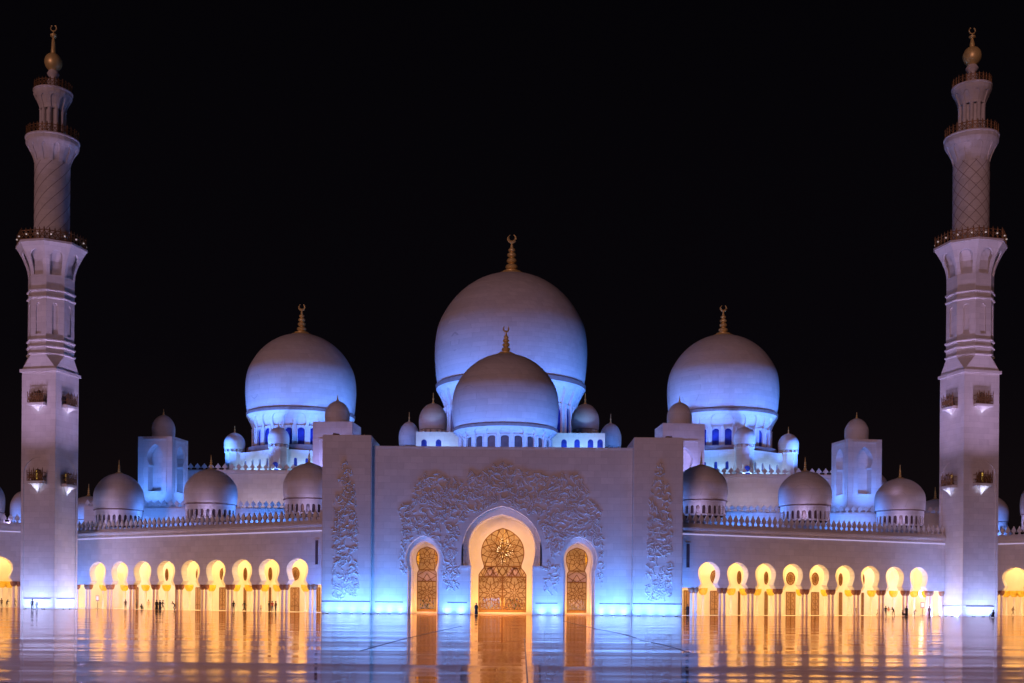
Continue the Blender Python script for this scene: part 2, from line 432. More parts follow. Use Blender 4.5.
def big_dome(root, px, pyring, ptop, rpx, d, finpx, ndrum=24, drum_px=30, cove=.30):
    """large dome over a flared arcaded drum. pyring = y of the ring at its sides"""
    c = P(px, pyring, d); s = F/d; R = rpx/s; H = (pyring-ptop)/s
    mb = MB(); mb.lathe(dprof(R, H), 96)
    o = mb.build('dome', 'dome', root, True, loc=tuple(c))
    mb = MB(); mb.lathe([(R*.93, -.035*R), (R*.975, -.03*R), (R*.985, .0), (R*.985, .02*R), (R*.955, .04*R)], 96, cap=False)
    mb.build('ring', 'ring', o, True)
    mb = MB(); mb.lathe([(.20*R, H*.965), (.19*R, H*.985), (.10*R, H*1.008), (0, H*1.02)], 24)
    mb.build('gilt_cap', 'gold', o, True)
    finial(o, H*1.004, finpx/s)
    # flared cove with shallow arches, each bay an arch springing from a pier
    zt, zm, zb = -.035*R, -cove*R, -drum_px/s
    def rad(z):
        if z > zm:
            t = (z-zm)/(zt-zm); return R*(.865+.115*t**1.5)
        return R*.865
    n = ndrum
    def fm(u, v, z): r = rad(z)-v; return (r*cos(2*pi*u/n), r*sin(2*pi*u/n), z)
    mb = MB(fm); hgt = zt-zm
    for k in range(n):
        # cove arch (blind)
        pr = smoothprof([(zm+.05*hgt, .36), (zm+.35*hgt, .38), (zm+.6*hgt, .30), (zm+.75*hgt, .17), (zm+.82*hgt, 0)], 3)
        pierced(mb, k, k+1, zm, zt, 0, .035*R, [(k+.5, pr)], sub=3, back=False, top=False)
        pr = arched(.33, (zm-zb)*.92, (zm-zb)*.72, 6, zb+(zm-zb)*.02)
        pierced(mb, k, k+1, zb, zm, 0, .05*R, [(k+.5, pr)], back=False, top=False)
    dr = mb.build('drum', 'marble', o, False)
    mb = MB(); 
    prof = [(R*.80, zb)]+[(rad(zm+(zt-zm)*i/6)-(.036 if i else .05)*R, zm+(zt-zm)*i/6) for i in range(7)]
    mb.lathe(prof, 96, cap=False); mb.build('drum_lining', 'marble', o, True)
    # engaged colonnettes
    mb = MB()
    for k in range(n):
        a = 2*pi*k/n
        for da in (-.045, .045):
            x, y = R*.872*cos(a+da), R*.872*sin(a+da)
            mb.lathe([(.012*R, zb), (.012*R, zm*1.02), (.022*R, zm*.97)], 6, (x, y, 0))
    mb.build('colonnettes', 'marble', o, True)
    # windows, one mesh each, shared data
    mb = MB(lambda u, v, z: ((R*.838)*cos(2*pi*u/n), (R*.838)*sin(2*pi*u/n), z))
    pane(mb, 0, 0, [(zb, .40), (zm-.02*R, .40)])
    src = mb.build('window', 'bluewin', o, False); src.rotation_euler = (0, 0, 2*pi*.5/n)
    for k in range(1, n):
        if sin(2*pi*(k+.5)/n) < .25:
            link_copy(src, o, (0, 0, 0), 2*pi*(k+.5)/n)
    return o, c, R, H, zb

# ------------------------------------------------------------------ the portal
DG = 210.0; SG = F/DG; BY = 600+CZ*SG
def zg(y): return (BY-y)/SG
XC = -1.95
portal = empty('portal', (XC, DG, 0), 0, 'tall marble entrance block with three glowing arches, carved floral relief and two taller piers', 'gatehouse')
XL = (371.5-512)/F*DG-XC; XR = (631.5-512)/F*DG-XC
ztop = 30.4
uL, uR = (423-512)/F*DG-XC, (579-512)/F*DG-XC; uM = 0.0
def pf(lst, s=SG): return [(max(0, (600+CZ*s-y)/s), h/s) for y, h in lst]
mainA = [(BY, 31), (566.3, 31)]
m_lobe = [(566, 31), (560, 32.6), (553, 33.4), (547, 33.7), (540, 33), (533, 30.8), (527, 27), (521, 20.5), (516.5, 11.5), (514.5, 5), (513, 0)]
mainB = [(0, 31/SG)]+smoothprof(pf(m_lobe))
out_lobe = [(566, 40), (555, 40.3), (545, 39.6), (535, 37), (525, 32), (517, 24.5), (511, 15), (508, 8), (506, 0)]
mainO = [(0, 31/SG), (zg(566)-.01, 31/SG), (zg(566), 40/SG)]+smoothprof(pf(out_lobe))[1:]
s_lobe = [(570, 13.2), (566, 14.2), (560, 14.9), (555, 14.7), (550, 12.8), (546, 9.5), (543, 5.5), (541, 0)]
sideB = [(0, 13.6/SG)]+smoothprof(pf(s_lobe))
so_lobe = [(570, 15.6), (564, 17.4), (558, 18), (551, 16.6), (545, 13.5), (540, 8.5), (537.5, 4), (536, 0)]
sideO = [(0, 15.6/SG)]+smoothprof(pf(so_lobe))
mb = MB()
pierced(mb, XL, XR, 0, ztop, 0, 2.4, [(uL, sideO), (uM, mainO), (uR, sideO)])
pierced(mb, XL, XR, 0, ztop-.004, 2.404, 8.5, [(uL, sideB), (uM, mainB), (uR, sideB)])
mb.box(((XL+XR)/2, 17.2, (ztop+21)/2), ((XR-XL)/2, 8.6, (ztop-21)/2-.01))
wall = mb.build('wall', 'marble', portal)
# parapet coping
mb = MB(); mb.box(((XL+XR)/2, .5, ztop+.12), ((XR-XL)/2-.01, .62, .115)); mb.build('coping', 'marble', portal)
for sg in (-1, 1):
    mb = MB(); mb.box((sg*36/SG, .38, zg(566)-.14), (5.0/SG, .98, .16)); mb.box((sg*36/SG, .43, zg(566)-.42), (4.6/SG, .85, .12)); mb.build('impost', 'marble', portal)
# tall piers
ZP = 32.4
for a, b_ in ((321.2, 370.3), (632.6, 682.2)):
    x0 = (a-512)/F*208.5-XC; x1 = (b_-512)/F*208.5-XC
    mb = MB(); mb.box(((x0+x1)/2, 4.9, ZP/2), ((x1-x0)/2, 6.4, ZP/2)); pz = mb.build('pier', 'marble', portal)
    bm = bmesh.new(); bm.from_mesh(pz.data); bmesh.ops.bevel(bm, geom=bm.edges, offset=.12, segments=2, affect='EDGES'); bm.to_mesh(pz.data); bm.free()
    mb = MB(); mb.box(((x0+x1)/2, -1.52, 2.2), ((x1-x0)/2-.05, .03, .09)); mb.build('groove', 'groove', portal)
for a, b_ in ((375, 403), (447.5, 467), (535.5, 557.5), (599.5, 630)):
    x0 = (a-512)/F*DG-XC; x1 = (b_-512)/F*DG-XC
    mb = MB(); mb.box(((x0+x1)/2, -.02, 2.15), ((x1-x0)/2, .03, .07)); mb.build('groove', 'groove', portal)

# back wall with the glazed keyholes
SB = F/(DG+8.5); XB = lambda px: (px-512)/F*(DG+8.5)-XC
def pfb(lst): return [(max(0, (600+CZ*SB-y)/SB), h/SB) for y, h in lst]
g_lobe = [(575, 24), (571.5, 22), (568.5, 19.5), (566.5, 18.9), (564, 19.4), (558, 21.2), (551, 21.6), (544, 20), (538, 16.5), (533, 11), (530, 6), (528, 0)]
mainG = [(.35, 24/SB)]+smoothprof(pfb(g_lobe))
gs_lobe = [(576, 9.9), (573, 9.6), (570.5, 8.3), (568, 9.0), (563, 10.6), (558, 10.9), (553, 9.6), (549.5, 6.5), (547, 0)]
sideG = [(.35, 9.9/SB)]+smoothprof(pfb(gs_lobe))
cL, cM, cR = XB(426.7), XB(502.3), XB(576.6)
mb = MB(); pierced(mb, XL+.3, XR-.3, 0, 21, 8.504, 9.1, [(cL, sideG), (cM, mainG), (cR, sideG)])
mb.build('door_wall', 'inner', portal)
def hw_at(pr, z):
    for (za, ha), (zb, hb) in zip(pr, pr[1:]):
        if za <= z <= zb and zb > za: return ha+(hb-ha)*(z-za)/(zb-za)
    return 0
def clipbar(mb, a, b_, w, pr, uc, v, steps=10):
    """lattice bar clipped to the keyhole outline"""
    a, b_ = Vector(a), Vector(b_); seg = None
    def inside(p): return p.y > .5 and abs(p.x) <= hw_at(pr, p.y)-.02
    prev = None
    pts = [a.lerp(b_, i/steps) for i in range(steps+1)]
    run = []
    for p in pts+[None]:
        if p is not None and inside(p): run.append(p)
        else:
            if len(run) > 1:
                p0, p1 = run[0], run[-1]
                mb.bar((uc+p0.x, v, p0.y), (uc+p1.x, v, p1.y), w, .14, (0, 1, 0))
            run = []
def rosette(mb, c, r0, r1, r2, n, w, pr, uc, v, rot=0):
    cx, cz = c
    pt = lambda r, a: (cx+r*cos(a), cz+r*sin(a))
    for k in range(n):
        a = rot+2*pi*k/n; h = pi/n
        clipbar(mb, pt(r0, a), pt(r1, a+h), w, pr, uc, v); clipbar(mb, pt(r0, a), pt(r1, a-h), w, pr, uc, v)
        clipbar(mb, pt(r1, a+h), pt(r2, a), w, pr, uc, v, 14); clipbar(mb, pt(r1, a-h), pt(r2, a), w, pr, uc, v, 14)
        clipbar(mb, pt(r1, a+h), pt(r2, a+h), w, pr, uc, v, 14)
        clipbar(mb, pt(r0*.4, a), pt(r0, a), w, pr, uc, v)
        clipbar(mb, pt(r2, a), pt(r2*1.5, a+h*.8), w, pr, uc, v, 20); clipbar(mb, pt(r2, a), pt(r2*1.5, a-h*.8), w, pr, uc, v, 20)
def make_door(uc, pr, big, label=None):
    f = MB(); v = 8.75
    # outline frame
    for sg in (-1, 1):
        for (za, ha), (zb, hb) in zip(pr, pr[1:]):
            if abs(za-zb)+abs(ha-hb) > .02: f.bar((uc+sg*ha, v, za), (uc+sg*hb, v, zb), .34 if big else .26, .3, (0, 1, 0))
    b0 = pr[0][1]
    f.box((uc, v, .55), (b0, .16, .30))
    fr = f.build('door', 'bronze', portal)
    if label: fr['label'] = label
    l = MB(); zp = pr[1][0]+.0
    if big:
        w_ = .15
        zs = zg(575)-.2; zn = (600+CZ*SB-566.5)/SB
        l.bar((uc-b0, v, zs), (uc+b0, v, zs), .26, .2, (0, 1, 0)); l.bar((uc, v, .8), (uc, v, zs), .26, .2, (0, 1, 0))
        l.bar((uc-hw_at(pr, zn), v, zn), (uc+hw_at(pr, zn), v, zn), .24, .2, (0, 1, 0))
        rosette(l, (0, zn+2.9), .75, 1.9, 3.0, 8, w_, pr, uc, v, pi/8)
        rosette(l, (0, zn+2.9), .4, .95, 1.9, 16, w_*.6, pr, uc, v, 0)
        rosette(l, (0, zn+2.9), 3.0, 3.9, 4.6, 16, w_*.7, pr, uc, v, 0)
        for sg in (-1, 1):
            lim = [(z, h) for z, h in pr if z < zs]+[(zs, b0)]
            rosette(l, (sg*b0/2, .8+(zs-.8)*.52), .6, 1.35, 2.15, 8, w_*.9, pr[:1]+[(zs-.01, b0)], uc, v, pi/8)
            for q in (-1, 1):
                for q2 in (-1, 1): rosette(l, (sg*b0/2+q*b0/2, .8+(zs-.8)*(.52+.46*q2)), .35, .8, 1.25, 8, w_*.7, pr[:1]+[(zs-.01, b0)], uc, v, 0)
        for k in range(-4, 5):
            clipbar(l, (k*1.2, zs), (k*1.2+1.2, zn+.1), w_, pr, uc, v); clipbar(l, (k*1.2, zs), (k*1.2-1.2, zn+.1), w_, pr, uc, v)
        l.build('lattice', 'bronze', fr)
        g = MB(); pane(g, uc, v+.1, pr); g.build('glass', 'glass', fr)
        p = MB()
        for sg in (-1, 1):
            p.face([(uc+sg*.6, v+.06, zs+.15), (uc+sg*3.3, v+.06, zs+.15), (uc+sg*2.9, v+.06, zn-.15), (uc+sg*1.8, v+.06, zn-.1)])
        p.build('frosted_pane', 'frost', fr)
        for sg in (-1, 1):
            h = MB(); h.tube([(uc+sg*.35, v-.25, 1.6), (uc+sg*.35, v-.32, 1.8), (uc+sg*.35, v-.32, 2.9), (uc+sg*.35, v-.25, 3.1)], .05, 6); h.build('handle', 'gold', fr)
    else:
        w_ = .12; zn = (600+CZ*SB-570.5)/SB
        zs = (600+CZ*SB-582)/SB
        l.bar((uc-b0, v, zs), (uc+b0, v, zs), .2, .2, (0, 1, 0)); l.bar((uc-hw_at(pr, zn), v, zn), (uc+hw_at(pr, zn), v, zn), .2, .2, (0, 1, 0))
        rosette(l, (0, zn+2.15), .5, 1.0, 1.6, 6, w_, pr, uc, v, pi/6)
        for a, b2 in (((0, zs), (b0, (zs+zn)/2)), ((0, zs), (-b0, (zs+zn)/2)), ((b0, (zs+zn)/2), (0, zn)), ((-b0, (zs+zn)/2), (0, zn)),
                      ((-b0/2, zs), (0, (zs+zn)/2+.4)), ((b0/2, zs), (0, (zs+zn)/2+.4))):
            clipbar(l, a, b2, w_, pr, uc, v, 16)
        rosette(l, (0, .8+(zs-.8)*.6), .45, .95, 1.6, 8, w_, pr[:1]+[(zs-.01, b0)], uc, v, 0)
        l.build('lattice', 'bronze', fr)
        g = MB(); pane(g, uc, v+.1, pr); g.build('glass', 'glass', fr)
        p = MB(); p.face([(uc-b0+.1, v+.06, zs+.1), (uc+b0-.1, v+.06, zs+.1), (uc+b0-.1, v+.06, zn-.3), (uc-b0+.1, v+.06, zn-.3)]); p.build('frosted_pane', 'frost', fr)
    return fr
make_door(cL, sideG, False); make_door(cM, mainG, True); make_door(cR, sideG, False)
# hall behind the doors
mb = MB(); x0, x1 = XL+.4, XR-.4
mb.face([(x0, 26, 0), (x1, 26, 0), (x1, 26, 21), (x0, 26, 21)])
for x in (x0, x1): mb.face([(x, 9.1, 0), (x, 26, 0), (x, 26, 21), (x, 9.1, 21)])
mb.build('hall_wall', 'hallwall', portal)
for px in (414, 440, 471, 534, 560, 590):
    mb = MB()
    x = (px-512)/F*(DG+20)-XC
    mb.lathe([(.9, 0), (.9, .5), (.55, .8), (.5, 9), (.9, 9.8), (1.0, 10.4), (1.2, 21)], 16, (x, 20, 0)); mb.build('hall_column', 'gcap', portal, True)
area('hall_light', (XC+cM, DG+16, 19.5), (XC+cM, DG+16, 0), (30, 8), 3500, (1, .62, .32))
area('hall_uplight', (XC+cM, DG+14, .5), (XC+cM, DG+24, 8), (34, .6), 2700, (1, .62, .34))
# chandelier: hoops of crystal
ch = empty('chandelier', tuple(P(504.5, 551, DG+14)), 0, 'sparkling tiered crystal chandelier glowing behind the lattice of the central door', 'chandelier')
mb = MB()
mb.tube([(0, 0, 2.5), (0, 0, 8.4)], .05, 5); mb.build('hanging_rod', 'gold', ch)
for r, z in ((1.5, 0), (1.15, 1.0), (.8, 1.9), (.9, -1.0), (.5, -2.0)):
    mb = MB(); mb.tube([(r*cos(a), r*sin(a), z) for a in [2*pi*k/20 for k in range(20)]], .07, 5, True)
    for k in range(4):
        a = pi/2*k; mb.tube([(r*cos(a), r*sin(a), z), (0, 0, z+.5)], .03, 4)
    hp = mb.build('hoop', 'gold', ch)
    mb = MB()
    for k in range(int(9*r+5)):
        a = random.uniform(0, 2*pi); q = random.uniform(.75, 1.25); h_ = random.uniform(.08, .3); zz = z+random.uniform(-.45, .35)
        mb.lathe([(0, -h_), (h_*.45, -.1*h_), (h_*.45, .2*h_), (0, h_)], 5, (q*r*cos(a), q*r*sin(a), zz))
    mb.build('crystals', 'crystal', hp)
# warm light in the tunnels
for uc, hw, h, pw in ((uL, 2.3, 12, 330), (uM, 5.2, 17, 1000), (uR, 2.3, 12, 330)):
    area('tunnel_light', (XC+uc, DG+5.5, .12), (XC+uc, DG+5.5, 5), (hw*1.7, 5.0), pw, (1, .46, .10))
    area('tunnel_light_front', (XC+uc, DG+3.0, .15), (XC+uc, DG+8.5, 9 if hw > 3 else 6), (hw*1.6, .4), pw*.8, (1, .48, .11))

for uc, w_, z_, pw in ((uL, 2.0, 11.2, 95), (uM, 5.5, 15.2, 520), (uR, 2.0, 11.2, 95)):
    area('tunnel_downlight', (XC+uc, DG+2.9, z_), (XC+uc, DG+8.5, z_*.62), (w_, .3), pw*.8, (1, .46, .10), spread=150)  # added unseen lamp, warms the upper part of the tunnel
# small floodlights standing on top of the piers
for px, nm_ in ((336, 'left'), (669, 'right')):
    q = P(px, 436, 216); r_ = empty('floodlight', (q.x, 216, ZP), .5 if px < 500 else -.5, 'small dark floodlight on top of the %s pier of the entrance block' % nm_, 'floodlight', 'floodlights on the piers')
    mb = MB(); mb.box((0, 0, .25), (.08, .08, .25)); mb.box((0, 0, .03), (.4, .3, .03)); mb.build('bracket', 'dark', r_)
    mb = MB(); mb.box((0, 0, 0), (.62, .22, .42)); h_ = mb.build('lamp_head', 'ring', r_, loc=(0, 0, .85)); h_.rotation_euler = (.7, 0, 0)
# ------------------------------------------------------------------ floral relief on the portal
def in_poly(x, y, poly):
    c = False; n = len(poly)
    for i in range(n):
        x1, y1 = poly[i]; x2, y2 = poly[i-1]
        if (y1 > y) != (y2 > y) and x < (x2-x1)*(y-y1)/(y2-y1)+x1: c = not c
    return c
def ribbon(mb, pts, w, h):
    """raised vine with a ridge, lying on the wall (local u,z), ridge h towards the viewer"""
    n = len(pts)
    L_, R_, T_ = [], [], []
    for i in range(n):
        a = Vector(pts[max(i-1, 0)]); b_ = Vector(pts[min(i+1, n-1)]); d = b_-a
        if d.length < 1e-6: d = Vector((1, 0))
        d.normalize(); nn = Vector((-d.y, d.x)); t = i/(n-1); ww = w*(.25+1.0*sin(pi*min(1, t*.9+.08)))*.5
        p = Vector(pts[i]); a1 = p+nn*ww; a2 = p-nn*ww
        L_.append(mb.pt((a1.x, .012, a1.y))); R_.append(mb.pt((a2.x, .012, a2.y))); T_.append(mb.pt((p.x, -h*(.35+.65*sin(pi*t)), p.y)))
    for i in range(n-1):
        mb.f.append([L_[i], L_[i+1], T_[i+1], T_[i]]); mb.f.append([T_[i], T_[i+1], R_[i+1], R_[i]])
def vine(mb, x, z, ang, ln, curl, w, h, test, sc):
    pts = [(x, z)]; n = 10
    for i in range(n):
        ang += curl*(.5+i/n); x += cos(ang)*ln/n; z += sin(ang)*ln/n
        if not test(x, z): break
        pts.append((x, z))
    if len(pts) > 3: ribbon(mb, pts, w, h)
    return pts
def flower(mb, x, z, r, h, test, n=6):
    r0 = random.random()*6
    for k in range(n):
        a = r0+2*pi*k/n
        if test(x+r*cos(a), z+r*sin(a)): ribbon(mb, [(x+t*r*cos(a+.3*t), z+t*r*sin(a+.3*t)) for t in (.12, .35, .6, .8, 1.0)], r*.5, h)
def relief(name, polypx, holes, count, seed, v0, d, sc=1.0, dens=1.0):
    rnd = random.Random(seed); s = F/d
    poly = [((x-512)/s-XC, (600+CZ*s-y)/s) for x, y in polypx]
    def test(x, z):
        if not in_poly(x, z, poly): return False
        for uc, pr, mg in holes:
            if z < pr[-1][0]+mg and abs(x-uc) < hw_at(pr, max(.01, min(z, pr[-1][0]-.01)))+mg: 
                if z < pr[-1][0] or (x-uc)**2+(z-pr[-1][0])**2 < mg*mg: return False
        return True
    mb = MB(); xs = [p[0] for p in poly]; zs = [p[1] for p in poly]
    c = 0; tries = 0
    while c < count and tries < count*12:
        tries += 1
        x, z = rnd.uniform(min(xs), max(xs)), rnd.uniform(min(zs), max(zs))
        if not test(x, z): continue
        c += 1; sg = rnd.choice((-1, 1))
        ln = rnd.uniform(1.0, 2.3)*sc; a = rnd.uniform(-.5, .7) if sg > 0 else pi-rnd.uniform(-.5, .7)
        if dens < 1: a = rnd.uniform(0, 2*pi)
        pts = vine(mb, x, z, a, ln, rnd.choice((-1, 1))*rnd.uniform(.12, .42), rnd.uniform(.22, .34)*sc, rnd.uniform(.15, .24), test, sc)
        e = pts[-1]
        if rnd.random() < .5: flower(mb, e[0], e[1], rnd.uniform(.25, .5)*sc, .13, test, rnd.choice((5, 6)))
        if len(pts) > 6:
            for q in (3, 5, 7):
                if q < len(pts):
                    p = pts[q]; aa = rnd.uniform(0, 2*pi); lr = .45*sc
                    ribbon(mb, [(p[0]+t*lr*cos(aa+.5*t), p[1]+t*lr*sin(aa+.5*t)) for t in (0, .3, .6, .8, 1)], .2*sc, .13)
    # loc: wall front plane
    return mb.build(name, 'marble', portal, False, loc=(0, v0, 0), fix=False)
mainpoly = [(397, 510), (402, 504), (410, 503), (413, 488), (420, 478), (424, 474), (436, 473), (447, 478), (463, 476), (470, 470), (480, 470), (488, 466), (501, 461),
            (512, 466), (520, 470), (532, 472), (545, 472), (556, 472), (570, 474), (580, 473), (586, 486), (590, 500), (600, 504), (602, 512), (600, 524), (604, 548), (605, 570), (601, 588), (598, 580),
            (593, 560), (560, 552), (560, 580), (556, 594), (548, 598), (543, 590), (541, 560), (460, 560), (459, 590), (452, 600), (444, 592), (441, 575), (438, 552), (408, 552), (406, 575), (404, 588), (399, 582), (398, 560), (401, 530)]
relief('floral_relief', mainpoly, [(uM, mainO, .9), (uL, sideO, .22), (uR, sideO, .22)], 820, 3, 0, DG)
pierL = [(345, 459), (349, 464), (353, 480), (356, 500), (358, 530), (358, 560), (359, 590), (357, 600), (333, 600), (331, 590), (332, 560), (332, 530), (333, 500), (337, 480), (341, 466)]
relief('floral_relief', pierL, [], 230, 5, -1.5, 208.5, .85, .9)
pierR = [(1004-x, y) for x, y in pierL]
relief('floral_relief', pierR, [], 230, 6, -1.5, 208.5, .85, .9)

# ------------------------------------------------------------------ uplights along wall bases
ul_src = None
def uplight(loc, label, power=26, rz=0, col=PALE, throw=1.0):
    global ul_src
    if ul_src is None:
        r = empty('uplight', (0, 0, 0)); mb = MB(); mb.box((0, 0, .07), (.28, .14, .07)); mb.build('housing', 'dark', r)
        mb = MB(); mb.box((0, .02, .148), (.24, .10, .006)); mb.build('lens', 'ledlens', r)
        o = ul_src = r
    else:
        o = ul_src.copy(); COL.objects.link(o)
        for ch_ in ul_src.children: c_ = ch_.copy(); COL.objects.link(c_); c_.parent = o
    o.location = loc; o.rotation_euler = (0, 0, rz)
    tag(o, label, 'floor light', 'uplights along the wall bases')
    n = Vector((-sin(rz), cos(rz), 0))
    p = Vector(loc)+Vector((0, 0, .24))
    area('uplight_beam', p, p+n*.8+Vector((0, 0, .9)), (.4, .2), power*.8, col, spread=120)
where = {'pl': 'left pier of the entrance block', 'pr': 'right pier of the entrance block'}
ords = ['first', 'second', 'third', 'fourth', 'fifth']
for key, a, b_, n in (('pl', 321.2, 370.3, 4), ('pr', 632.6, 682.2, 4)):
    for k in range(n):
        px = a+(b_-a)*(k+.5)/n; loc = ((px-512)/F*207.4, 207.4-.3, 0)
        uplight(loc, 'uplight at the foot of the %s, %s from left' % (where[key], ords[k]), 42)
for nmw, a, b_, n in (('wall between left pier and left arch', 373, 406, 3), ('wall between left and central arches', 440, 468, 2), ('wall between central and right arches', 535, 562, 2), ('wall between right arch and right pier', 596, 630, 3)):
    for k in range(n):
        px = a+(b_-a)*(k+.5)/n; loc = ((px-512)/F*209, 208.9, 0)
        uplight(loc, 'uplight under the %s, %s from left' % (nmw, ords[k]), 42)
# unseen fill strips added a few metres out, carrying blue up the walls
for a, b_, pw in ((322, 370, 230), (373, 407, 190), (440, 469, 150), (535, 563, 150), (595, 631, 190), (633, 682, 230)):
    d = 205.5; x0, x1 = (a-512)/F*d, (b_-512)/F*d
    dd = 208.5 if (a < 370 or a > 632) else 210
    area('wall_flood', ((x0+x1)/2, dd-4.2, .06), ((x0+x1)/2, dd-1.0, 8), ((x1-x0)*.8, .25), pw*7.5, (.08, .29, 1.0), xdir=(1, 0, 0))

for a, b_ in ((335, 405), (442, 466), (537, 562), (598, 670)):
    x0, x1 = (a-512)/F*200, (b_-512)/F*200
    area('wall_flood', ((x0+x1)/2, 200.5, .06), ((x0+x1)/2, 205, 9), (x1-x0, .3), 9.0*(x1-x0)+60, (.20, .14, 1.0), xdir=(1, 0, 0))  # added long-throw fill that lifts the upper facade

# ------------------------------------------------------------------ arcade wings
column_src = {}
def capital_mb(mb, r, z0, h, n=18):
    """palm-leaf capital: flaring lobes"""
    def f(a, t): return r*(1+.9*t**.8+.18*t*abs(sin(a*4.5)))
    rings = []
    for i in range(7):
        t = i/6; tt = sin(t*pi*.62)/sin(pi*.62)
        rings.append([mb.pt(((f(2*pi*k/36, min(1, tt)))*cos(2*pi*k/36), (f(2*pi*k/36, min(1, tt)))*sin(2*pi*k/36), z0+h*t)) for k in range(36)])
    for A, B in zip(rings, rings[1:]):
        for k in range(36): mb.f.append([A[k], A[(k+1) % 36], B[(k+1) % 36], B[k]])
    mb.f.append(rings[0][::-1]); mb.f.append(rings[-1])
def column(parent, loc, zs, kind='front'):
    key = (kind, round(zs, 3))
    if key not in column_src:
        r = .26*zs if kind == 'front' else .30*zs
        mb = MB(); mb.lathe([(r*1.35, 0), (r*1.35, .25*zs), (r*1.15, .35*zs), (r, .5*zs), (r*.98, 2.4*zs), (r*.92, 4.3*zs)], 16)
        c = mb.build('column', 'column' if kind == 'front' else 'incol', parent, True)
        mb = MB(); capital_mb(mb, r*(1.15 if kind == 'front' else 1.5), (4.25 if kind == 'front' else 4.0)*zs, (1.05 if kind == 'front' else 1.35)*zs)
        mb.build('capital', 'capital' if kind == 'front' else 'gcap', c, True)
        c.location = loc; column_src[key] = c; return c
    return link_copy(column_src[key], parent, loc)
lobe = smoothprof([(5.3, 2.80), (5.62, 2.62), (6.05, 2.22), (6.3, 2.2), (6.8, 2.44), (7.5, 2.72), (8.2, 2.80), (8.9, 2.66), (9.5, 2.2), (9.95, 1.5), (10.22, .8), (10.36, 0)], 3)
def make_wing(name, label, org, dirx, pitch, nk, sgn, zs, k_near, k_end, doors, incols, parapet_h=2.3, domes=(), narrow=True, depth=10.5, lamps=3, k_narrow=(-.80, 8.82), power=1.0, win=None):
    """org = world point of arch 0; local +x right; arches at x = sgn*k*pitch"""
    rz = atan2(dirx[1], dirx[0]); root = empty(name, org, rz, label, 'arcade')
    R2 = Matrix.Rotation(-rz, 2)
    ps = pitch/7.5
    def lobe_px(u):
        x, y = org[0]+u*cos(rz), org[1]+u*sin(rz); return (CX+F*x/y, 5.7)
    def u_at(px, v):
        k = (px-512)/F
        # world = org + u*dx + v*dy ; X = k*Y
        dx = Vector((cos(rz), sin(rz))); dy = Vector((-sin(rz), cos(rz)))
        return -((org[0]+v*dy.x)-k*(org[1]+v*dy.y))/(dx.x-k*dx.y)
    pr = [(z*zs, h*ps) for z, h in lobe]
    rect = [(5.3*zs, 1.55*ps), (5.34*zs, 1.55*ps), (5.36*zs, 0)]
    ops = [(sgn*k*pitch, pr) for k in range(nk)]
    if narrow:
        for kk in k_narrow: ops.append((sgn*kk*pitch, rect))
    ua, ub = sorted((sgn*k_near*pitch, sgn*k_end*pitch))
    zt = 16.45*zs
    mb = MB(); pierced(mb, ua, ub, 5.3*zs, zt, 0, 1.5, ops)
    # soffit strips between the capitals
    ol = sorted(ops)
    edges = [ua]+[e for o in ol for e in (o[0]-o[1][0][1], o[0]+o[1][0][1])]+[ub]
    for i in range(0, len(edges), 2):
        if edges[i+1]-edges[i] > .01: mb.face([(edges[i], 0, 5.3*zs), (edges[i+1], 0, 5.3*zs), (edges[i+1], 1.5, 5.3*zs), (edges[i], 1.5, 5.3*zs)])
    mb.build('wall', 'marble', root)
    # cornice, glowing ledge edge, parapet
    mb = MB(); L_ = (ub-ua)/2; uc = (ua+ub)/2
    mb.box((uc, .35, zt+.17), (L_, .75, .17)); mb.box((uc, .45, zt+.55), (L_, .60, .20)); mb.box((uc, .04, zt-.75*zs), (L_, .16, .10))
    mb.build('cornice', 'marble', root)
    mb = MB(); mb.box((uc, -.07, zt-.98*zs), (L_-.2, .04, .09)); mb.build('light_strip', 'led', root)
    mb = MB(); merlons(mb, (ua, .5, zt+.76), (ub, .5, zt+.76), parapet_h, 1.5 if sgn < 0 else 1.34); mb.build('parapet', 'marble', root)
    # roof + back wall + ceiling
    mb = MB(); mb.box((uc, depth/2+1.0, zt-.3), (L_, depth/2-.3, .28)); mb.build('roof', 'marble', root)
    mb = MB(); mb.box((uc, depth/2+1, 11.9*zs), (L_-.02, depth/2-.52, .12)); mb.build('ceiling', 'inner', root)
    mb = MB(); mb.face([(ua, depth, 0), (ub, depth, 0), (ub, depth, 11.8*zs), (ua, depth, 11.8*zs)])
    for u in (ua+.02, ub-.02): mb.face([(u, 1.6, 0), (u, depth, 0), (u, depth, 11.8*zs), (u, 1.6, 11.8*zs)])
    mb.build('back_wall', 'inner', root)
    mb = MB(); mb.face([(ua, .0, .02), (ub, .0, .02), (ub, depth, .02), (ua, depth, .02)]); mb.face([(ua, 0, 0), (ub, 0, 0), (ub, 0, .02), (ua, 0, .02)]); mb.build('gallery_floor', 'inner', root)
    # inner arch screen
    pri = [(z*zs*.98, h*ps*.93) for z, h in lobe]
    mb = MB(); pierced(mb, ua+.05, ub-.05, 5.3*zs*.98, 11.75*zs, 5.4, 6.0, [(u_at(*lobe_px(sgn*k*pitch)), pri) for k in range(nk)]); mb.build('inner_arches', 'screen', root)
    # columns: a pair in front and behind of each pier
    piers = []
    ks = sorted([o[0] for o in ops]); hws = {o[0]: o[1][0][1] for o in ops}
    for a, b_ in zip(ks, ks[1:]): piers.append(((a+hws[a]+b_-hws[b_])/2))
    if narrow: piers += [ks[0]-hws[ks[0]]-.45, ks[-1]+hws[ks[-1]]+.45]
    for p in piers:
        for du in (-.56, .56):
            if ua+.2 < p+du*ps < ub-.2: column(root, (p+du*ps, .45, 0.02), zs)
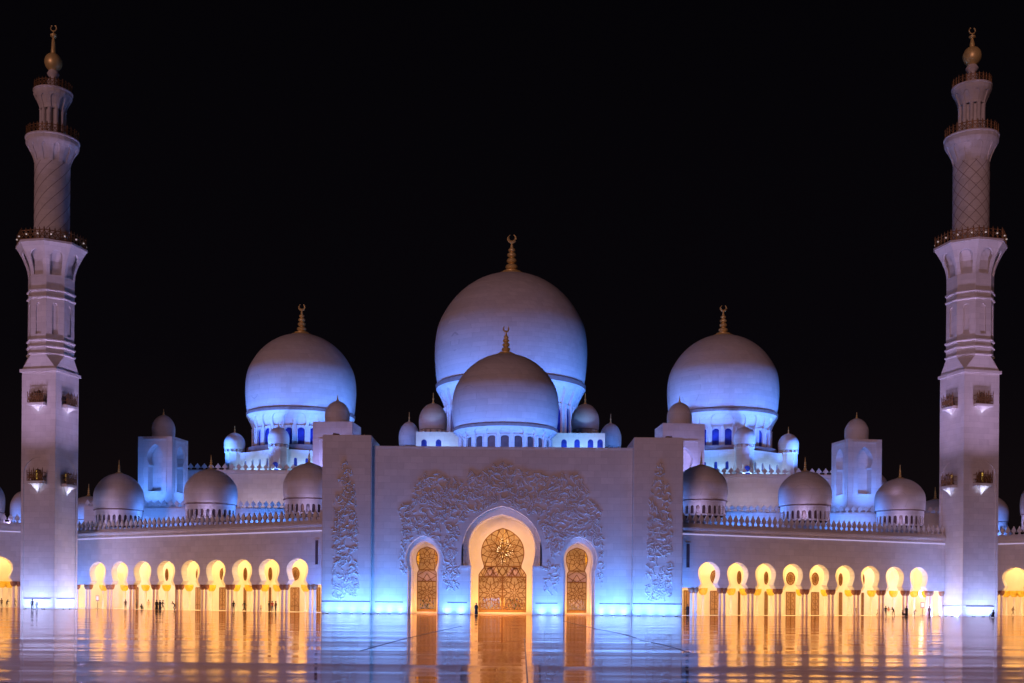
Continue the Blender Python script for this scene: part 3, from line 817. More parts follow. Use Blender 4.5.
    for px in incols:
        column(root, (u_at(px, 6.2), 6.2, 0.02), zs, 'inner')
    # doors with round fretted windows on the back wall
    for px, hp in doors:
        u = u_at(px, depth-.08); dd = org[1]+u*sin(rz)+depth*cos(rz); hw = hp*dd/F; 
        mb = MB(); mb.box((u, depth-.06, 2.45*zs), (hw, .05, 2.4*zs)); dr = mb.build('door', 'doorwood', root)
        mb = MB()
        for x in (-hw, 0, hw): mb.bar((u+x, depth-.14, .05), (u+x, depth-.14, 4.85*zs), .12, .08, (0, 1, 0))
        for z in (.05, 1.1, 4.85): mb.bar((u-hw, depth-.14, z*zs), (u+hw, depth-.14, z*zs), .12, .08, (0, 1, 0))
        if hw > .7:
            for k in range(3):
                z = (1.1+(k+.5)*1.25)*zs
                mb.tube([(u+hw*.7*cos(a), depth-.14, z+.5*sin(a)) for a in [2*pi*j/12 for j in range(12)]], .05, 4, True)
        mb.build('fretwork', 'bronze', dr)
        if hw > .2:
            n = 20; rr = max(hw*.92, .45); zc = 7.7*zs; ry = 1.3*zs
            mb = MB(); mb.face([(u+rr*cos(2*pi*k/n), depth-.05, zc+ry*sin(2*pi*k/n)) for k in range(n)]); wn = mb.build('window', 'doorwood', root)
            mb = MB(); mb.tube([(u+rr*cos(2*pi*k/n), depth-.08, zc+ry*sin(2*pi*k/n)) for k in range(n)], .1, 5, True)
            for k in range(6):
                a = pi*k/6; mb.bar((u+rr*cos(a), depth-.1, zc+ry*sin(a)), (u-rr*cos(a), depth-.1, zc-ry*sin(a)), .05, .05, (0, 1, 0))
            mb.tube([(u+rr*.55*cos(2*pi*k/n), depth-.1, zc+ry*.55*sin(2*pi*k/n)) for k in range(n)], .05, 4, True)
            mb.build('fretwork', 'bronze', wn)
    if win:
        u = u_at(win, 0); mb = MB(); mb.box((u, -.01, 11.4*zs), (.42, .02, 2.3*zs)); wn = mb.build('window', 'brownwin', root)
        mb = MB()
        for x in (-.44, .44): mb.box((u+x, -.03, 11.4*zs), (.05, .06, 2.36*zs))
        mb.box((u, -.05, 9.05*zs), (.5, .09, .07)); mb.box((u, -.05, 13.75*zs), (.5, .09, .07)); mb.build('frame', 'marble', wn)
    # lights in the gallery
    M4 = Matrix.Translation(Vector(org)) @ Matrix.Rotation(rz, 4, 'Z')
    for i in range(lamps):
        u0 = ua+(ub-ua)*(i+.5)/lamps; ln = (ub-ua)/lamps*.96
        for v, pw in ((3.4, 1.0), (8.2, .85)):
            p = M4 @ Vector((u0, v, 11.6*zs)); area('gallery_light', p, p-Vector((0, 0, 5)), (ln, 1.6), pw*power*1300*ln/20, WARM, xdir=(cos(rz), sin(rz), 0))
        p = M4 @ Vector((u0, 2.2, .12)); area('gallery_uplight', p, M4 @ Vector((u0, 5.5, 9*zs)), (ln, .35), power*380*ln/20, WARM, xdir=(cos(rz), sin(rz), 0))
    p = M4 @ Vector((uc, -7.5, .06)); area('courtyard_flood', p, M4 @ Vector((uc, 0, 9)), ((ub-ua)*.7, .4), (ub-ua)*21, (1, .52, .38), xdir=(cos(rz), sin(rz), 0))  # added unseen strip, stands in for warm glow on the wing wall
    return root, u_at, rz, M4
LO = ((297-512)/F*220, 220.0, 0); LB = (6.27, -4.14)
RO = ((709-512)/F*220, 220.0, 0); RB = (6.04, 2.90)
Lw = make_wing('arcade', 'pale arcade of nine glowing keyhole arches between the left minaret and the entrance block', LO, LB, 7.51, 9, -1, 1.0, -1.25, 9.25,
    [(295, 5.7), (270, 1.2), (245, 1.5), (222.5, 4.2), (198, 3.2), (176.5, 1.3), (166.5, 1.0), (136.5, 2.4), (317.5, 3.2)],
    [90, 103.5, 124.5, 145.5, 166.5, 189, 211.5, 236, 249, 264.6, 277.5, 305.6], win=316.5)
Rw = make_wing('arcade', 'pale arcade of nine glowing keyhole arches between the entrance block and the right minaret', RO, RB, 6.70, 9, 1, 1.0, -1.15, 9.35,
    [(686.5, 3.0), (714.5, 5.2), (739, 1.0), (766, 1.6), (790.5, 5.6), (815, 4.6), (840.5, 1.7), (862.5, 1.2)],
    [703, 731, 744, 757, 771, 800.4, 825, 849, 871.5, 893.4, 914, 925.5, 937], win=687.5, k_narrow=(-.82, 8.84))
# far wings beyond the minarets
LFO = tuple(P(-1, 610, 268)); LFO = (LFO[0], LFO[1], 0)
LF = make_wing('arcade', 'arcade beyond the left minaret, cut off by the left edge of the photo', LFO, (6.5, 5.2), 8.0, 5, -1, 1.15, -1.15, 4.6, [], [-6, 1.5, 9], k_narrow=(-.80, 4.4), lamps=2)
RFO = tuple(P(1014.5, 610, 272)); RFO = (RFO[0], RFO[1], 0)
RF = make_wing('arcade', 'arcade beyond the right minaret, cut off by the right edge of the photo', RFO, (6.0, -6.4), 8.0, 5, 1, 1.10, -1.0, 4.6, [], [1006, 1014, 1021], k_narrow=(-.80, 4.4), lamps=2)

# wing roof domes  (px, ytop, yring, r)
def wing_dome(wing, px, ytop, yring, rpx, v, fin, dh=1.9, lit=None):
    root, u_at, rz, M4 = wing
    u = u_at(px, v); wp = M4 @ Vector((u, v, 0)); d = wp.y; s = F/d
    c = P(px, yring, d); R = rpx/s; H = (yring-ytop)/s; dh = 15/s
    roof_dome(root, (u, v, c.z-dh), R, H, dh, 26, fin/s, crescent=False)
    for du in (-5.2, 5.2):
        p_ = M4 @ Vector((u+du, .9+v-6.5, c.z-dh+1.2)); t_ = M4 @ Vector((u, v-R*.6, c.z+R*.4)); area('roof_flood', p_, t_, (1.4, .4), 75, (.55, .45, 1.0))
    return wp, c, R, H
for px, yt, yr, r, f_ in ((118, 473, 511, 24.3, 13), (210, 469, 505.5, 26.2, 14), (308, 463, 500.5, 25.5, 14)):
    wp, c, R, H = wing_dome(Lw, px, yt, yr, r, 6.5, f_)
    area('roof_flood', (c.x+R+3.2, c.y-1.5, c.z-1.2), (c.x, c.y-1, c.z+R*.5), (1.6, .6), 330, BLUE)
for px, yt, yr, r, f_ in ((700, 465, 502, 26.5, 14), (804, 471, 507, 26.2, 14), (899, 478, 512, 24.6, 13)):
    wp, c, R, H = wing_dome(Rw, px, yt, yr, r, 6.5, f_)
    area('roof_flood', (c.x-R-3.2, c.y-1.5, c.z-1.2), (c.x, c.y-1, c.z+R*.5), (1.6, .6), 330, BLUE)
wing_dome(LF, -21, 476, 513, 23.5, 6, 13); wing_dome(RF, 1045, 478, 515, 24, 6, 13)

# ------------------------------------------------------------------ prayer hall
hall = empty('prayer_hall', (0, 0, 0), 0, 'huge blue-lit prayer hall with three great domes rising behind the arcades and entrance block', 'mosque')
def hallbox(name, a, b_, ytop, d, depth, mat='marble', zb=0):
    p0 = P(a, ytop, d); p1 = P(b_, ytop, d); zt = (p0.z+p1.z)/2
    mb = MB(); mb.box(((p0.x+p1.x)/2, d+depth/2, (zb+zt)/2), ((p1.x-p0.x)/2, depth/2, (zt-zb)/2)); mb.build(name, mat, hall)
    return p0.x, p1.x, zt
x0, x1, z = hallbox('lower_wall', 84, 940, 510.5, 268, 30)
for a, b_ in ((x0, -42), (40, x1)):
    mb = MB(); merlons(mb, (a, 268.4, z), (b_, 268.4, z), 1.8, 1.5); mb.build('lower_parapet', 'marble', hall)
x0, x1, z = hallbox('upper_wall', 187, 836, 473, 287, 90)
mb = MB(); mb.box(((x0+x1)/2, 286.8, z-.35), ((x1-x0)/2+.3, .5, .35)); mb.build('cornice', 'marble', hall)
for a, b_ in ((x0, -42), (40, x1)):
    mb = MB(); merlons(mb, (a, 287.2, z), (b_, 287.2, z), 1.8, 1.7); mb.build('upper_parapet', 'marble', hall)
ZU = z
# octagonal terrace under each side dome
def octa_terrace(cx, cy, R, z0, z1, rot=0, bast=2.0):
    mb = MB()
    V = [(cx+R*cos(rot+pi/3*k), cy+R*sin(rot+pi/3*k)) for k in range(6)]
    for k in range(6):
        a, b_ = Vector(V[k]), Vector(V[(k+1) % 6]); d = b_-a; L_ = d.length; d.normalize(); nrm = Vector((-d.y, d.x))
        def fm(u, v, z): q = a+d*u+nrm*v; return (q.x, q.y, z)
        m2 = MB(fm); n = 6
        ops = [(L_*(i+.5)/n, arched(.42, 2.2, 1.7, 5, z0+2.9)) for i in range(n)]
        pierced(m2, 0, L_, z0, z1, 0, .5, ops, back=False, top=False)
        off = len(mb.v); mb.v += m2.v; mb.f += [[i+off for i in f] for f in m2.f]
    mb.f.append([mb.pt((x, y, z1)) for x, y in V])
    t = mb.build('terrace', 'marble', hall)
    wins = MB(); wins.lathe([((R-.5), z0), ((R-.5), z1-.1)], 6, (cx, cy, 0), rot, cap=False)
    wins.build('window_band', 'bluewin', t)
    for x, y in V:
        if y < cy+R*.5:
            m3 = MB(); m3.lathe([(bast*1.2, z0), (bast*1.2, z1+.03), (bast*1.25, z1+.03), (bast*1.25, z1+.2)], 8, (x, y, 0), pi/8)
            bs = m3.build('bastion', 'marble', t)
            n_ = Vector((x-cx, y-cy)).normalized(); a = atan2(n_.y, n_.x)
            m4 = MB(lambda u, v, z: (x+n_.x*bast*1.215+(-n_.y)*u, y+n_.y*bast*1.215+n_.x*u, z)); pane(m4, 0, 0, arched(.75, 2.6, 1.8, 6, z0+.9)); m4.build('window', 'bluewin', bs)
    return V
DS = 308.0
domes = []
for px, yr, yt, r, sx in ((301, 416.5, 333.5, 54.6, 1), (722.5, 417.5, 334.5, 55.2, -1)):
    o, c, R, H, zb = big_dome(hall, px, yr, yt, r, DS, 29, 25, 37)
    s = F/DS; RT = 17.4
    zt = P(px+(-21*sx), 447.5, DS-RT-2).z
    V = octa_terrace(c.x, c.y, RT, ZU-1, zt, -pi/2-radians(8)*sx)
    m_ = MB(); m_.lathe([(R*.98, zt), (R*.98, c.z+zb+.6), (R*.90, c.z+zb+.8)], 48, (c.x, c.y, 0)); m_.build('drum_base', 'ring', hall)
    for x, y in V:
        if y < c.y+RT*.5:
            t = turret(hall, (x, y, zt+1.0), 2.7, 4.5)
    # lights aimed at dome
    for k in range(-2, 3):
        a = -pi/2-radians(8)*sx+pi/6+k*pi/3
        rr = RT*.866+2.3
        L0 = Vector((c.x+rr*cos(a), c.y+rr*sin(a), ZU+.25)); tx = (-sin(a), cos(a), 0)
        if L0.y < c.y+6: area('terrace_flood', L0, (c.x+RT*.85*cos(a), c.y+RT*.85*sin(a), zt-1), (11, .5), 430, PALE, xdir=tx, spread=140)
    vx = V[0] if abs(V[0][1]-c.y+RT) < 3 else min(V, key=lambda q: q[1])
    area('bastion_flood', (vx[0], vx[1]-3.6, ZU+.3), (vx[0], vx[1]-1.5, zt-1), (2.5, .4), 150, PALE)
    for a in (-2.6, -1.95, -1.2, -.55):
        rr = RT+9
        L0 = Vector((c.x+rr*cos(a), c.y+rr*sin(a), ZU+.8))
        area('dome_flood', L0, (c.x+R*.8*cos(a), c.y+R*.8*sin(a), c.z+4), (2.5, .8), 1650, BLUE, spread=75)
# main dome
DM = 335.0
o, c, R, H, zb = big_dome(hall, 510.7, 388.5, 273, 76, DM, 38, 28, 62)
for a in (-2.8, -2.3, -1.9, -1.25, -.85, -.35):
    rr = R*1.5; L0 = Vector((c.x+rr*cos(a), c.y+rr*sin(a), c.z-13)); area('dome_flood', L0, (c.x+R*.8*cos(a), c.y+R*.8*sin(a), c.z+4), (3, .8), 1600, BLUE, spread=110)
# block below it with turrets
x0, x1, z = hallbox('crossing_block', 416, 605, 432.5, 268, 40)
for a in (-1,):
    pass
mb = MB()
for px in (424, 438.5, 564, 577, 590.5, 600):
    q = P(px, 448, 268); m2 = MB(lambda u, v, z: (q.x+u, 267.96, z)); pane(m2, 0, 0, arched(.65, 2.6, 1.9, 6, q.z-.6)); m2.build('window', 'bluewin', hall)
for px, yb, yt, r in ((433, 431, 404, 14.2), (585, 431, 404.5, 14)):
    q = P(px, yb, 274); s = F/274; turret(hall, (q.x, q.y, q.z+.2), r/s, (yb-yt)/s)
x0, x1, z = hallbox('shoulder_block', 401, 619, 447, 300, 10)
for px, yb, yt, r in ((409, 446, 421.5, 10.3), (610.5, 447, 423, 10.8)):
    q = P(px, yb, 304); s = F/304; turret(hall, (q.x, q.y, q.z), r/s, (yb-yt)/s)
# front dome
DF = 246.0
o, c, R, H, zb = big_dome(hall, 505.3, 431.5, 353.5, 53.2, DF, 27, 22, 24, .17)
m_ = MB(); m_.lathe([(R*.95, 20), (R*.95, c.z+zb+.1)], 48, (c.x, c.y, 0)); m_.build('drum_base', 'marble', hall)
for ch_ in o.children:
    if ch_.name.startswith('window'): ch_.data.materials[0] = M['brownwin']
for a in (-2.7, -2.15, -1.57, -1.0, -.45):
    rr = R*1.65; L0 = Vector((c.x+rr*cos(a), c.y+rr*sin(a), c.z-7)); area('dome_flood', L0, (c.x+R*.8*cos(a), c.y+R*.8*sin(a), c.z+3), (2, .6), 700, BLUE, spread=120)
for px in (427, 443, 566, 582, 598):
    q = P(px, 446, 262); area('block_flood', (q.x, 262.5, q.z-2.0), (q.x, 268, q.z+2.2), (2.5, .4), 330, PALE)
for px, k in ((433, 1), (585, 1)):
    q = P(px, 446, 262); area('turret_flood', (q.x, 258, q.z-3.0), (q.x, 274, q.z+6), (2.0, .4), 500, BLUE)
for px in (402, 620):
    q = P(px, 447, 290); area('block_flood', (q.x, 290, q.z-1.0), (P(409 if px < 500 else 610, 430, 304)), (2, .5), 900, BLUE)
# hidden-behind-arcade smaller domes
for px, yt, yr, r, d, f_ in ((88.5, 496, 521, 19, 300, 12), (935, 499, 526, 19, 300, 12), (22.5, 491, 518, 11.8, 330, 0), (988, 495, 523, 19.5, 330, 0), (869, 470, 500, 19, 330, 0)):
    s = F/d; q = P(px, yr, d)
    dd = roof_dome(hall, (q.x, q.y, q.z-3), r/s, (yr-yt)/s, 3, 18, f_/s, crescent=False)
    m_ = MB(); m_.lathe([(r/s*1.15, 0), (r/s*1.15, q.z-3)], 24, (q.x, q.y, 0)); m_.build('dome_base', 'marble', hall)
    area('roof_flood', (q.x, q.y-r/s-5, q.z-3), (q.x, q.y, q.z+1), (2, .5), 700, BLUE)
# wash on the walls above the arcade roofs
for a, b_ in ((105, 185), (235, 285), (725, 780), (830, 880)):
    q0 = P(a, 515, 262); q1 = P(b_, 515, 262)
    area('roof_wash', ((q0.x+q1.x)/2, 264.5, q0.z-2.2), ((q0.x+q1.x)/2, 268, q0.z+.3), (q1.x-q0.x, .3), 700, BLUE, xdir=(1, 0, 0))
for a, b_ in ((232, 300), (708, 782)):
    q0 = P(a, 505, 282); q1 = P(b_, 505, 282)
    area('roof_wash', ((q0.x+q1.x)/2, 283, q0.z-.6), ((q0.x+q1.x)/2, 287, q0.z+6), (q1.x-q0.x, .3), 300, (.75, .62, .9), xdir=(1, 0, 0))

# ------------------------------------------------------------------ square towers seen corner-on
def solve_square(pxc, pxl, pxr, d, y):
    """corner nearest the camera at pxc,d ; find side L and angle a so the other corners project to pxl, pxr"""
    X0 = P(pxc, y, d).x; l = rel(pxl, y)[0]/F; r = rel(pxr, y)[0]/F
    best = None
    for ia in range(3, 88):
        a = radians(ia)
        # left corner: X0 - L cos a = l*(d + L sin a)
        L1 = (X0-l*d)/(cos(a)+l*sin(a))
        L2 = (r*d-X0)/(sin(a)-r*cos(a)) if abs(sin(a)-r*cos(a)) > 1e-6 else 1e9
        e = abs(L1-L2)
        if L1 > 0 and L2 > 0 and (best is None or e < best[0]): best = (e, (L1+L2)/2, a)
    return X0, best[1], best[2]
def roof_tower(px, label, pxc, pxl, pxr, ytop, d, dome, niche):
    X0, L_, a = solve_square(pxc, pxl, pxr, d, ytop)
    c = Vector((X0, d))+Vector((-cos(a), sin(a)))*L_/2+Vector((sin(a), cos(a)))*L_/2
    zt = P(pxc, ytop, d).z
    root = empty('roof_tower', (c.x, c.y, 0), pi-a-pi, label, 'tower', 'square towers behind the arcades')
    # local frame: face normals at -y and +x (rotation -a)
    h = L_/2
    for k in range(4):
        ca, sa = cos(k*pi/2), sin(k*pi/2)
        fm = lambda u, v, z: (u*ca-(-h+v)*sa, u*sa+(-h+v)*ca, z)
        mb = MB(fm)
        wz = zt-niche[1]; hz = niche[1]-niche[0]; w_ = L_*.20
        pr = [(wz, w_), (wz+hz*.52, w_), (wz+hz*.56, w_*.82)]+[(wz+hz*(.56+.44*t), w_*q) for t, q in ((.2, 1.1), (.4, 1.18), (.6, 1.05), (.8, .7), (.92, .35), (1, 0))]
        pierced(mb, -h, h, 10, zt, 0, 2.4, [(0, pr)], back=False, top=False)
        # raised frame round niche
        mb.box((0, -.06, zt-niche[0]+1.1), (L_*.34, .14, .12)) 
        for sg in (-1, 1): mb.box((sg*L_*.34, -.03, zt-niche[0]/2-niche[1]/2+.4), (.07, .06, hz/2+.7))
        if k == 0: mb.face([(-h, 0, zt), (h, 0, zt), (h, 2*h, zt), (-h, 2*h, zt)])
        f = mb.build('wall', 'marble', root)
        m2 = MB(fm); pane(m2, 0, 2.38, [(z, q+.05) for z, q in pr]); m2.build('niche', 'marble', f)
    s = F/d
    mb = MB(); R = dome[0]/s; H = dome[1]/s
    mb.lathe([(R*.85, 0), (R*.88, .3)]+[(r, z+.3) for r, z in dprof(R, H)], 48); dd = mb.build('dome', 'dome', root, True, loc=(0, 0, zt))
    mb = MB(); mb.lathe([(.1*R, H+.25), (.1*R, H+.5), (.05*R, H+.7), (.07*R, H+.9), (.03*R, H+1.1), (.02*R, H+1.7)], 8); mb.build('finial', 'gold', dd, True)
    return root, c, zt, L_, a
def tower_lights(c, zt, L_, a, pw, below, col=BLUE):
    nl = Vector((-sin(a), -cos(a))); nr = Vector((cos(a), -sin(a)))
    for n_, k in ((nl, 1.0), (nr, .8)):
        p = c+n_*(L_/2+4.2)
        area('tower_flood', (p.x, p.y, zt-below), (c.x+n_.x*L_/2, c.y+n_.y*L_/2, zt-below*.45), (3, .6), pw*k, col)
t = roof_tower(0, 'blue-lit square tower with a small dome, behind the arcade nearest the left minaret', 172.3, 138.2, 188.2, 436, 272, (11.6, 23), (7.5/4.2, 63/4.2-2.0)); tower_lights(*t[1:], 950, 15)
t = roof_tower(0, 'blue-lit square tower with a small dome, behind the arcade nearest the right minaret', 848, 831.8, 882.2, 438.5, 272, (12, 22.5), (7.5/4.2, 63/4.2-2.0)); tower_lights(*t[1:], 950, 15)
t = roof_tower(0, 'square tower with a small dome just above the left pier of the entrance block', 352.3, 312.5, 361, 421.5, 256, (12.6, 23), (5, 16)); tower_lights(*t[1:], 900, 12, (.3, .32, 1))
t = roof_tower(0, 'square tower with a small dome just above the right pier of the entrance block', 663, 655, 705.5, 423, 256, (12.7, 23.5), (5, 16)); tower_lights(*t[1:], 900, 12, (.3, .32, 1))

# ------------------------------------------------------------------ minarets
def minaret(label, side, pxc, pxl, pxr, ax, Y):
    """Y: dict of y pixels; ax = px of axis"""
    d0 = 240.0; px_seed = pxc
    X0, L_, a = solve_square(pxc, pxl, pxr, d0, 430)
    c = Vector((X0, d0))+Vector((-cos(a), sin(a)))*L_/2+Vector((sin(a), cos(a)))*L_/2
    root = empty('minaret', (c.x, c.y, 0), -a, label, 'minaret', 'minarets at the courtyard corners')
    dc = c.y; s = F/dc
    def Z(y, px=ax): return CZ+rel(px, y)[1]/F*dc
    def Zf(y): return CZ+rel(pxc, y)[1]/F*d0          # at the front corner
    h = L_/2; zsq = Zf(Y['sq'])
    # square shaft with a shallow tall arch on each face
    zb_ = Zf(Y['archtop'])
    for k in range(4):
        ca, sa = cos(k*pi/2), sin(k*pi/2)
        fm = lambda u, v, z: (u*ca-(-h+v)*sa, u*sa+(-h+v)*ca, z)
        mb = MB(fm); w_ = h*.86
        pr = [(0, w_), (zb_-w_*1.0, w_)]+[(zb_-w_*1.0+w_*1.0*sin(t), w_*cos(t)) for t in [pi/2*i/10 for i in range(1, 11)]]
        pr[-1] = (zb_, 0)
        pierced(mb, -h, h, 0, zsq, 0, .22, [(0, pr)], back=False, top=False, sub=2)
        m2 = MB(fm)
        pane(mb, 0, .22, pr)
        sh = mb.build('shaft', 'marble', root)
        mb = MB(fm); mb.box((0, -.02, 2.2), (h*.8, .03, .08)); mb.build('groove', 'groove', sh)
    # moulding, pyramid transition to octagon
    zo = Z(Y['oct0']); ap = (Y['wo']/2)/s*.985
    mb = MB(); hh = h+.35
    mb.box((0, 0, zsq), (hh, hh, .3))
    sq = [(-h, -h), (h, -h), (h, h), (-h, h)]; oc = [(ap/cos(pi/8)*cos(pi/8+pi/4*k), ap/cos(pi/8)*sin(pi/8+pi/4*k)) for k in range(8)]
    V0 = [mb.pt((x, y, zsq+.3)) for x, y in sq]; V1 = [mb.pt((x, y, zo)) for x, y in oc]
    # octagon edges: verts k,k+1 ; faces normals at pi/4*(k+1)
    cornerof = {0: 2, 2: 3, 4: 0, 6: 1}   # diagonal edges (normals 45,135,225,315)
    for k in range(8):
        e = (V1[k], V1[(k+1) % 8])
        if k in cornerof: mb.f.append([V0[cornerof[k]], e[0], e[1]])
        else:
            pair = {1: (2, 3), 3: (3, 0), 5: (0, 1), 7: (1, 2)}[k]; mb.f.append([V0[pair[0]], V0[pair[1]], e[1], e[0]])
    mb.build('transition', 'marble', root)
    # octagonal shaft: three mouldings, blind windows
    zo1, zg0, zg1 = Z(Y['ring_up']), Z(Y['flare0']), Z(Y['gal'])
    def octm(radf):
        def fm(k):
            n_ = Vector((cos(pi/4*k), sin(pi/4*k))); t_ = Vector((-n_.y, n_.x))
            def f(u, v, z): r = radf(z); q = n_*(r-v)+t_*(u*r*math.tan(pi/8)); return (q.x, q.y, z)
            return f
        return fm
    fmk = octm(lambda z: ap)
    mb = MB()
    zw0, zw1 = Z(Y['ring_lo'])+.6, zo1-1.0
    for k in range(8):
        m2 = MB(fmk(k)); pierced(m2, -1, 1, zo, zg0, 0, .3, [(0, arched(.34, (zw1-zw0)*.92, (zw1-zw0)*.80, 6, zw0+.4))], back=False, top=False)
        off = len(mb.v); mb.v += m2.v; mb.f += [[i+off for i in f] for f in m2.f]
    rr = ap/cos(pi/8)
    mb.lathe([(rr-.3, zo), (rr-.3, zg1-.5)], 8, a0=pi/8)
    for zr in (Z(Y['ring_lo'])-.2, Z(Y['ring_lo'])-1.6, zo+.35, zo1, zo1+1.5):
        mb.lathe([(rr-.02, zr-.3), (rr+.32, zr-.12), (rr+.32, zr+.1), (rr-.02, zr+.3)], 8, a0=pi/8)
    mb.build('octagonal_shaft', 'marble', root)
    apg = (Y['wg']/2)/s*.975
    radf = lambda z: ap+.02+(apg-ap)*max(0, min(1, (z-zg0)/(zg1-zg0)))**1.7
    fmk = octm(radf); mb = MB()
    for k in range(8):
        m2 = MB(fmk(k)); z0_, z1_ = zg0, zg1; hg = z1_-z0_
        # keep rows of z for curvature
        pr = [(z0_+.02, .62)]+[(z0_+hg*t, .62) for t in (.1, .2, .3, .4, .5)]+[(z0_+hg*(.5+.30*sin(t)), .62*cos(t)) for t in [pi/2*i/8 for i in range(1, 9)]]
        pr[-1] = (z0_+hg*.80, 0)
        pierced(m2, -1, 1, z0_, z1_, 0, .35, [(0, pr)], sub=5, back=False, top=False)
        off = len(mb.v); mb.v += m2.v; mb.f += [[i+off for i in f] for f in m2.f]
    rg = apg/cos(pi/8)
    mb.lathe([(rg, zg1), (rg+.15, zg1+.1), (rg+.15, zg1+.55), (rg-.1, zg1+.6), (2, zg1+.6)], 8, a0=pi/8)
    mb.lathe([(radf(zg0+(zg1-zg0)*t)/cos(pi/8)-1.0, zg0+(zg1-zg0)*t) for t in [i/10 for i in range(10)]], 8, a0=pi/8, cap=False)
    mb.build('octagonal_gallery', 'marble', root)
    def railing(r, z, h_, n, nside, lamps=0):
        mb = MB(); a0 = pi/8 if nside == 8 else 0
        V = [Vector((r*cos(a0+2*pi*k/nside), r*sin(a0+2*pi*k/nside), z)) for k in range(nside)]
        for k in range(nside):
            p, q = V[k], V[(k+1) % nside]; nn = ((p+q)/2-Vector((0, 0, z))).normalized()
            for t in (.06, .55, .93): mb.bar(p+Vector((0, 0, h_*t)), q+Vector((0, 0, h_*t)), .09*h_ if t != .55 else .05*h_, .12, nn)
            m_ = n if nside == 8 else 2
            for i in range(m_):
                c_ = p.lerp(q, i/m_); mb.lathe([(.10, 0), (.10, h_*1.0), (.16, h_*1.05), (.03, h_*1.25)], 5, tuple(c_))
                # pierced infill
                c2 = p.lerp(q, (i+.5)/m_); mb.bar(c_+Vector((0, 0, .1*h_)), p.lerp(q, (i+1)/m_)+Vector((0, 0, .9*h_)), .07*h_, .06, nn); mb.bar(c_+Vector((0, 0, .9*h_)), p.lerp(q, (i+1)/m_)+Vector((0, 0, .1*h_)), .07*h_, .06, nn)
        o_ = mb.build('railing', 'dkgold', root)
        for k in range(lamps):
            aa = 2*pi*(k+.5)/lamps; m2 = MB(); m2.lathe([(0, -.2), (.16, -.1), (.2, 0), (.16, .1), (0, .2)], 6, (r*.98*cos(aa), r*.98*sin(aa), z+h_*.5)); m2.build('lamp', 'whitelampdim', o_)
        return o_
    railing(rg-.15, zg1+.6, 2.0, 5, 8, 16)
    # round shaft
    rs = (Y['ws']/2)/s; zr0 = zg1+.6; zr1 = Z(Y['rf0']); zr2 = Z(Y['rg'])
    mb = MB(); mb.lathe([(rs, zr0), (rs, zr1)], 40); mb.build('round_shaft', 'marble', root, True)
    mb = MB(); nh = 9
    for sg in ((1,) if side < 0 else (1, -1)):
        for k in range(nh):
            pts = []
            for i in range(41):
                t = i/40; aa = 2*pi*k/nh+sg*t*4.6; pts.append(((rs+.0)*cos(aa), (rs+.0)*sin(aa), zr0+(zr1-zr0)*t))
            mb.tube(pts, .05, 4)
    mb.build('spiral_inlay', 'ring', root)  # dark strips painting the shade of spiral grooves
    def round_gallery(ra, rb, za, zb2, n):
        fm = lambda u, v, z: ((lambda r: (r*cos(2*pi*u/n), r*sin(2*pi*u/n), z))(ra+(rb-ra)*max(0, min(1, (z-za)/(zb2-za)*1.25))**1.5-v))
        mb = MB(fm); hg = zb2-za
        for k in range(n):
            pr = [(za+hg*t, .28) for t in (.02, .15, .3, .45)]+[(za+hg*(.45+.22*sin(t)), .28*cos(t)) for t in [pi/2*i/6 for i in range(1, 7)]]
            pr[-1] = (za+hg*.67, 0); pierced(mb, k, k+1, za, zb2, 0, .22, [(k+.5, pr)], sub=4, back=False, top=False)
        mb.m = None
        mb.lathe([(rb, zb2), (rb+.12, zb2+.1), (rb+.12, zb2+.35), (rb-.2, zb2+.4), (.5, zb2+.4)], 40)
        mb.lathe([(ra-.22+(rb-ra)*max(0, min(1, t*1.25))**1.5, za+(zb2-za)*t) for t in (0, .1, .2, .3, .4, .5, .6, .7, .8)], 40, cap=False)
        return mb.build('round_gallery', 'marble', root, False)
    rg2 = (Y['wrg']/2)/s; round_gallery(rs+.02, rg2, zr1, zr2, 12); railing(rg2-.15, zr2+.4, 1.7, 2, 16)
    # upper pavilion of slim columns
    rc = (Y['wc']/2)/s; zc0 = zr2+.4; zc1 = Z(Y['tf0']); zc2 = Z(Y['tg'])
    mb = MB(); mb.lathe([(rc*.72, zc0), (rc*.72, zc1)], 24); mb.build('core', 'marble', root, True)
    mb = MB(); mb.lathe([(rc*.16, zc0), (rc*.16, zc1*.98+zc0*.02), (rc*.22, zc1+.1)], 8, (rc*.86, 0, 0)); s_ = mb.build('colonnette', 'marble', root, True)
    for k in range(1, 10): link_copy(s_, root, (0, 0, 0), 2*pi*k/10)
    rt = (Y['wt']/2)/s; round_gallery(rc, rt, zc1, zc2, 10); railing(rt-.12, zc2+.4, 1.5, 2, 14)
    # neck, golden ball and crescent
    zn = zc2+.4; zball = Z(Y['ball']); rb = (Y['wb']/2)/s; zn2 = zball-rb*1.05
    mb = MB(); hn = zn2-zn; rn = rb*.70
    mb.lathe([(rn*.95, 0), (rn*.5, hn*.2), (rn*.75, hn*.35), (rn*1.0, hn*.47), (rn*.75, hn*.62), (rn*.5, hn*.68), (rn*.85, hn*.78), (rn, hn*.87), (rn*.7, hn*1.02)], 20, (0, 0, zn)); mb.build('neck', 'marble', root, True)
    zt = Z(Y['tip'])
    mb = MB(); pr = [(rb*.3, -rb*1.05)]+[(rb*cos(t), rb*1.08*sin(t)) for t in [(-1.15+2.45*i/12) for i in range(13)]]
    hh = zt-zball
    pr += [(rb*.28, rb*1.3), (rb*.18, hh*.62), (rb*.1, hh*.66), (rb*.36, hh*.71), (rb*.36, hh*.76), (rb*.08, hh*.80), (rb*.05, hh*.86)]
    mb.lathe(pr, 20, (0, 0, zball))
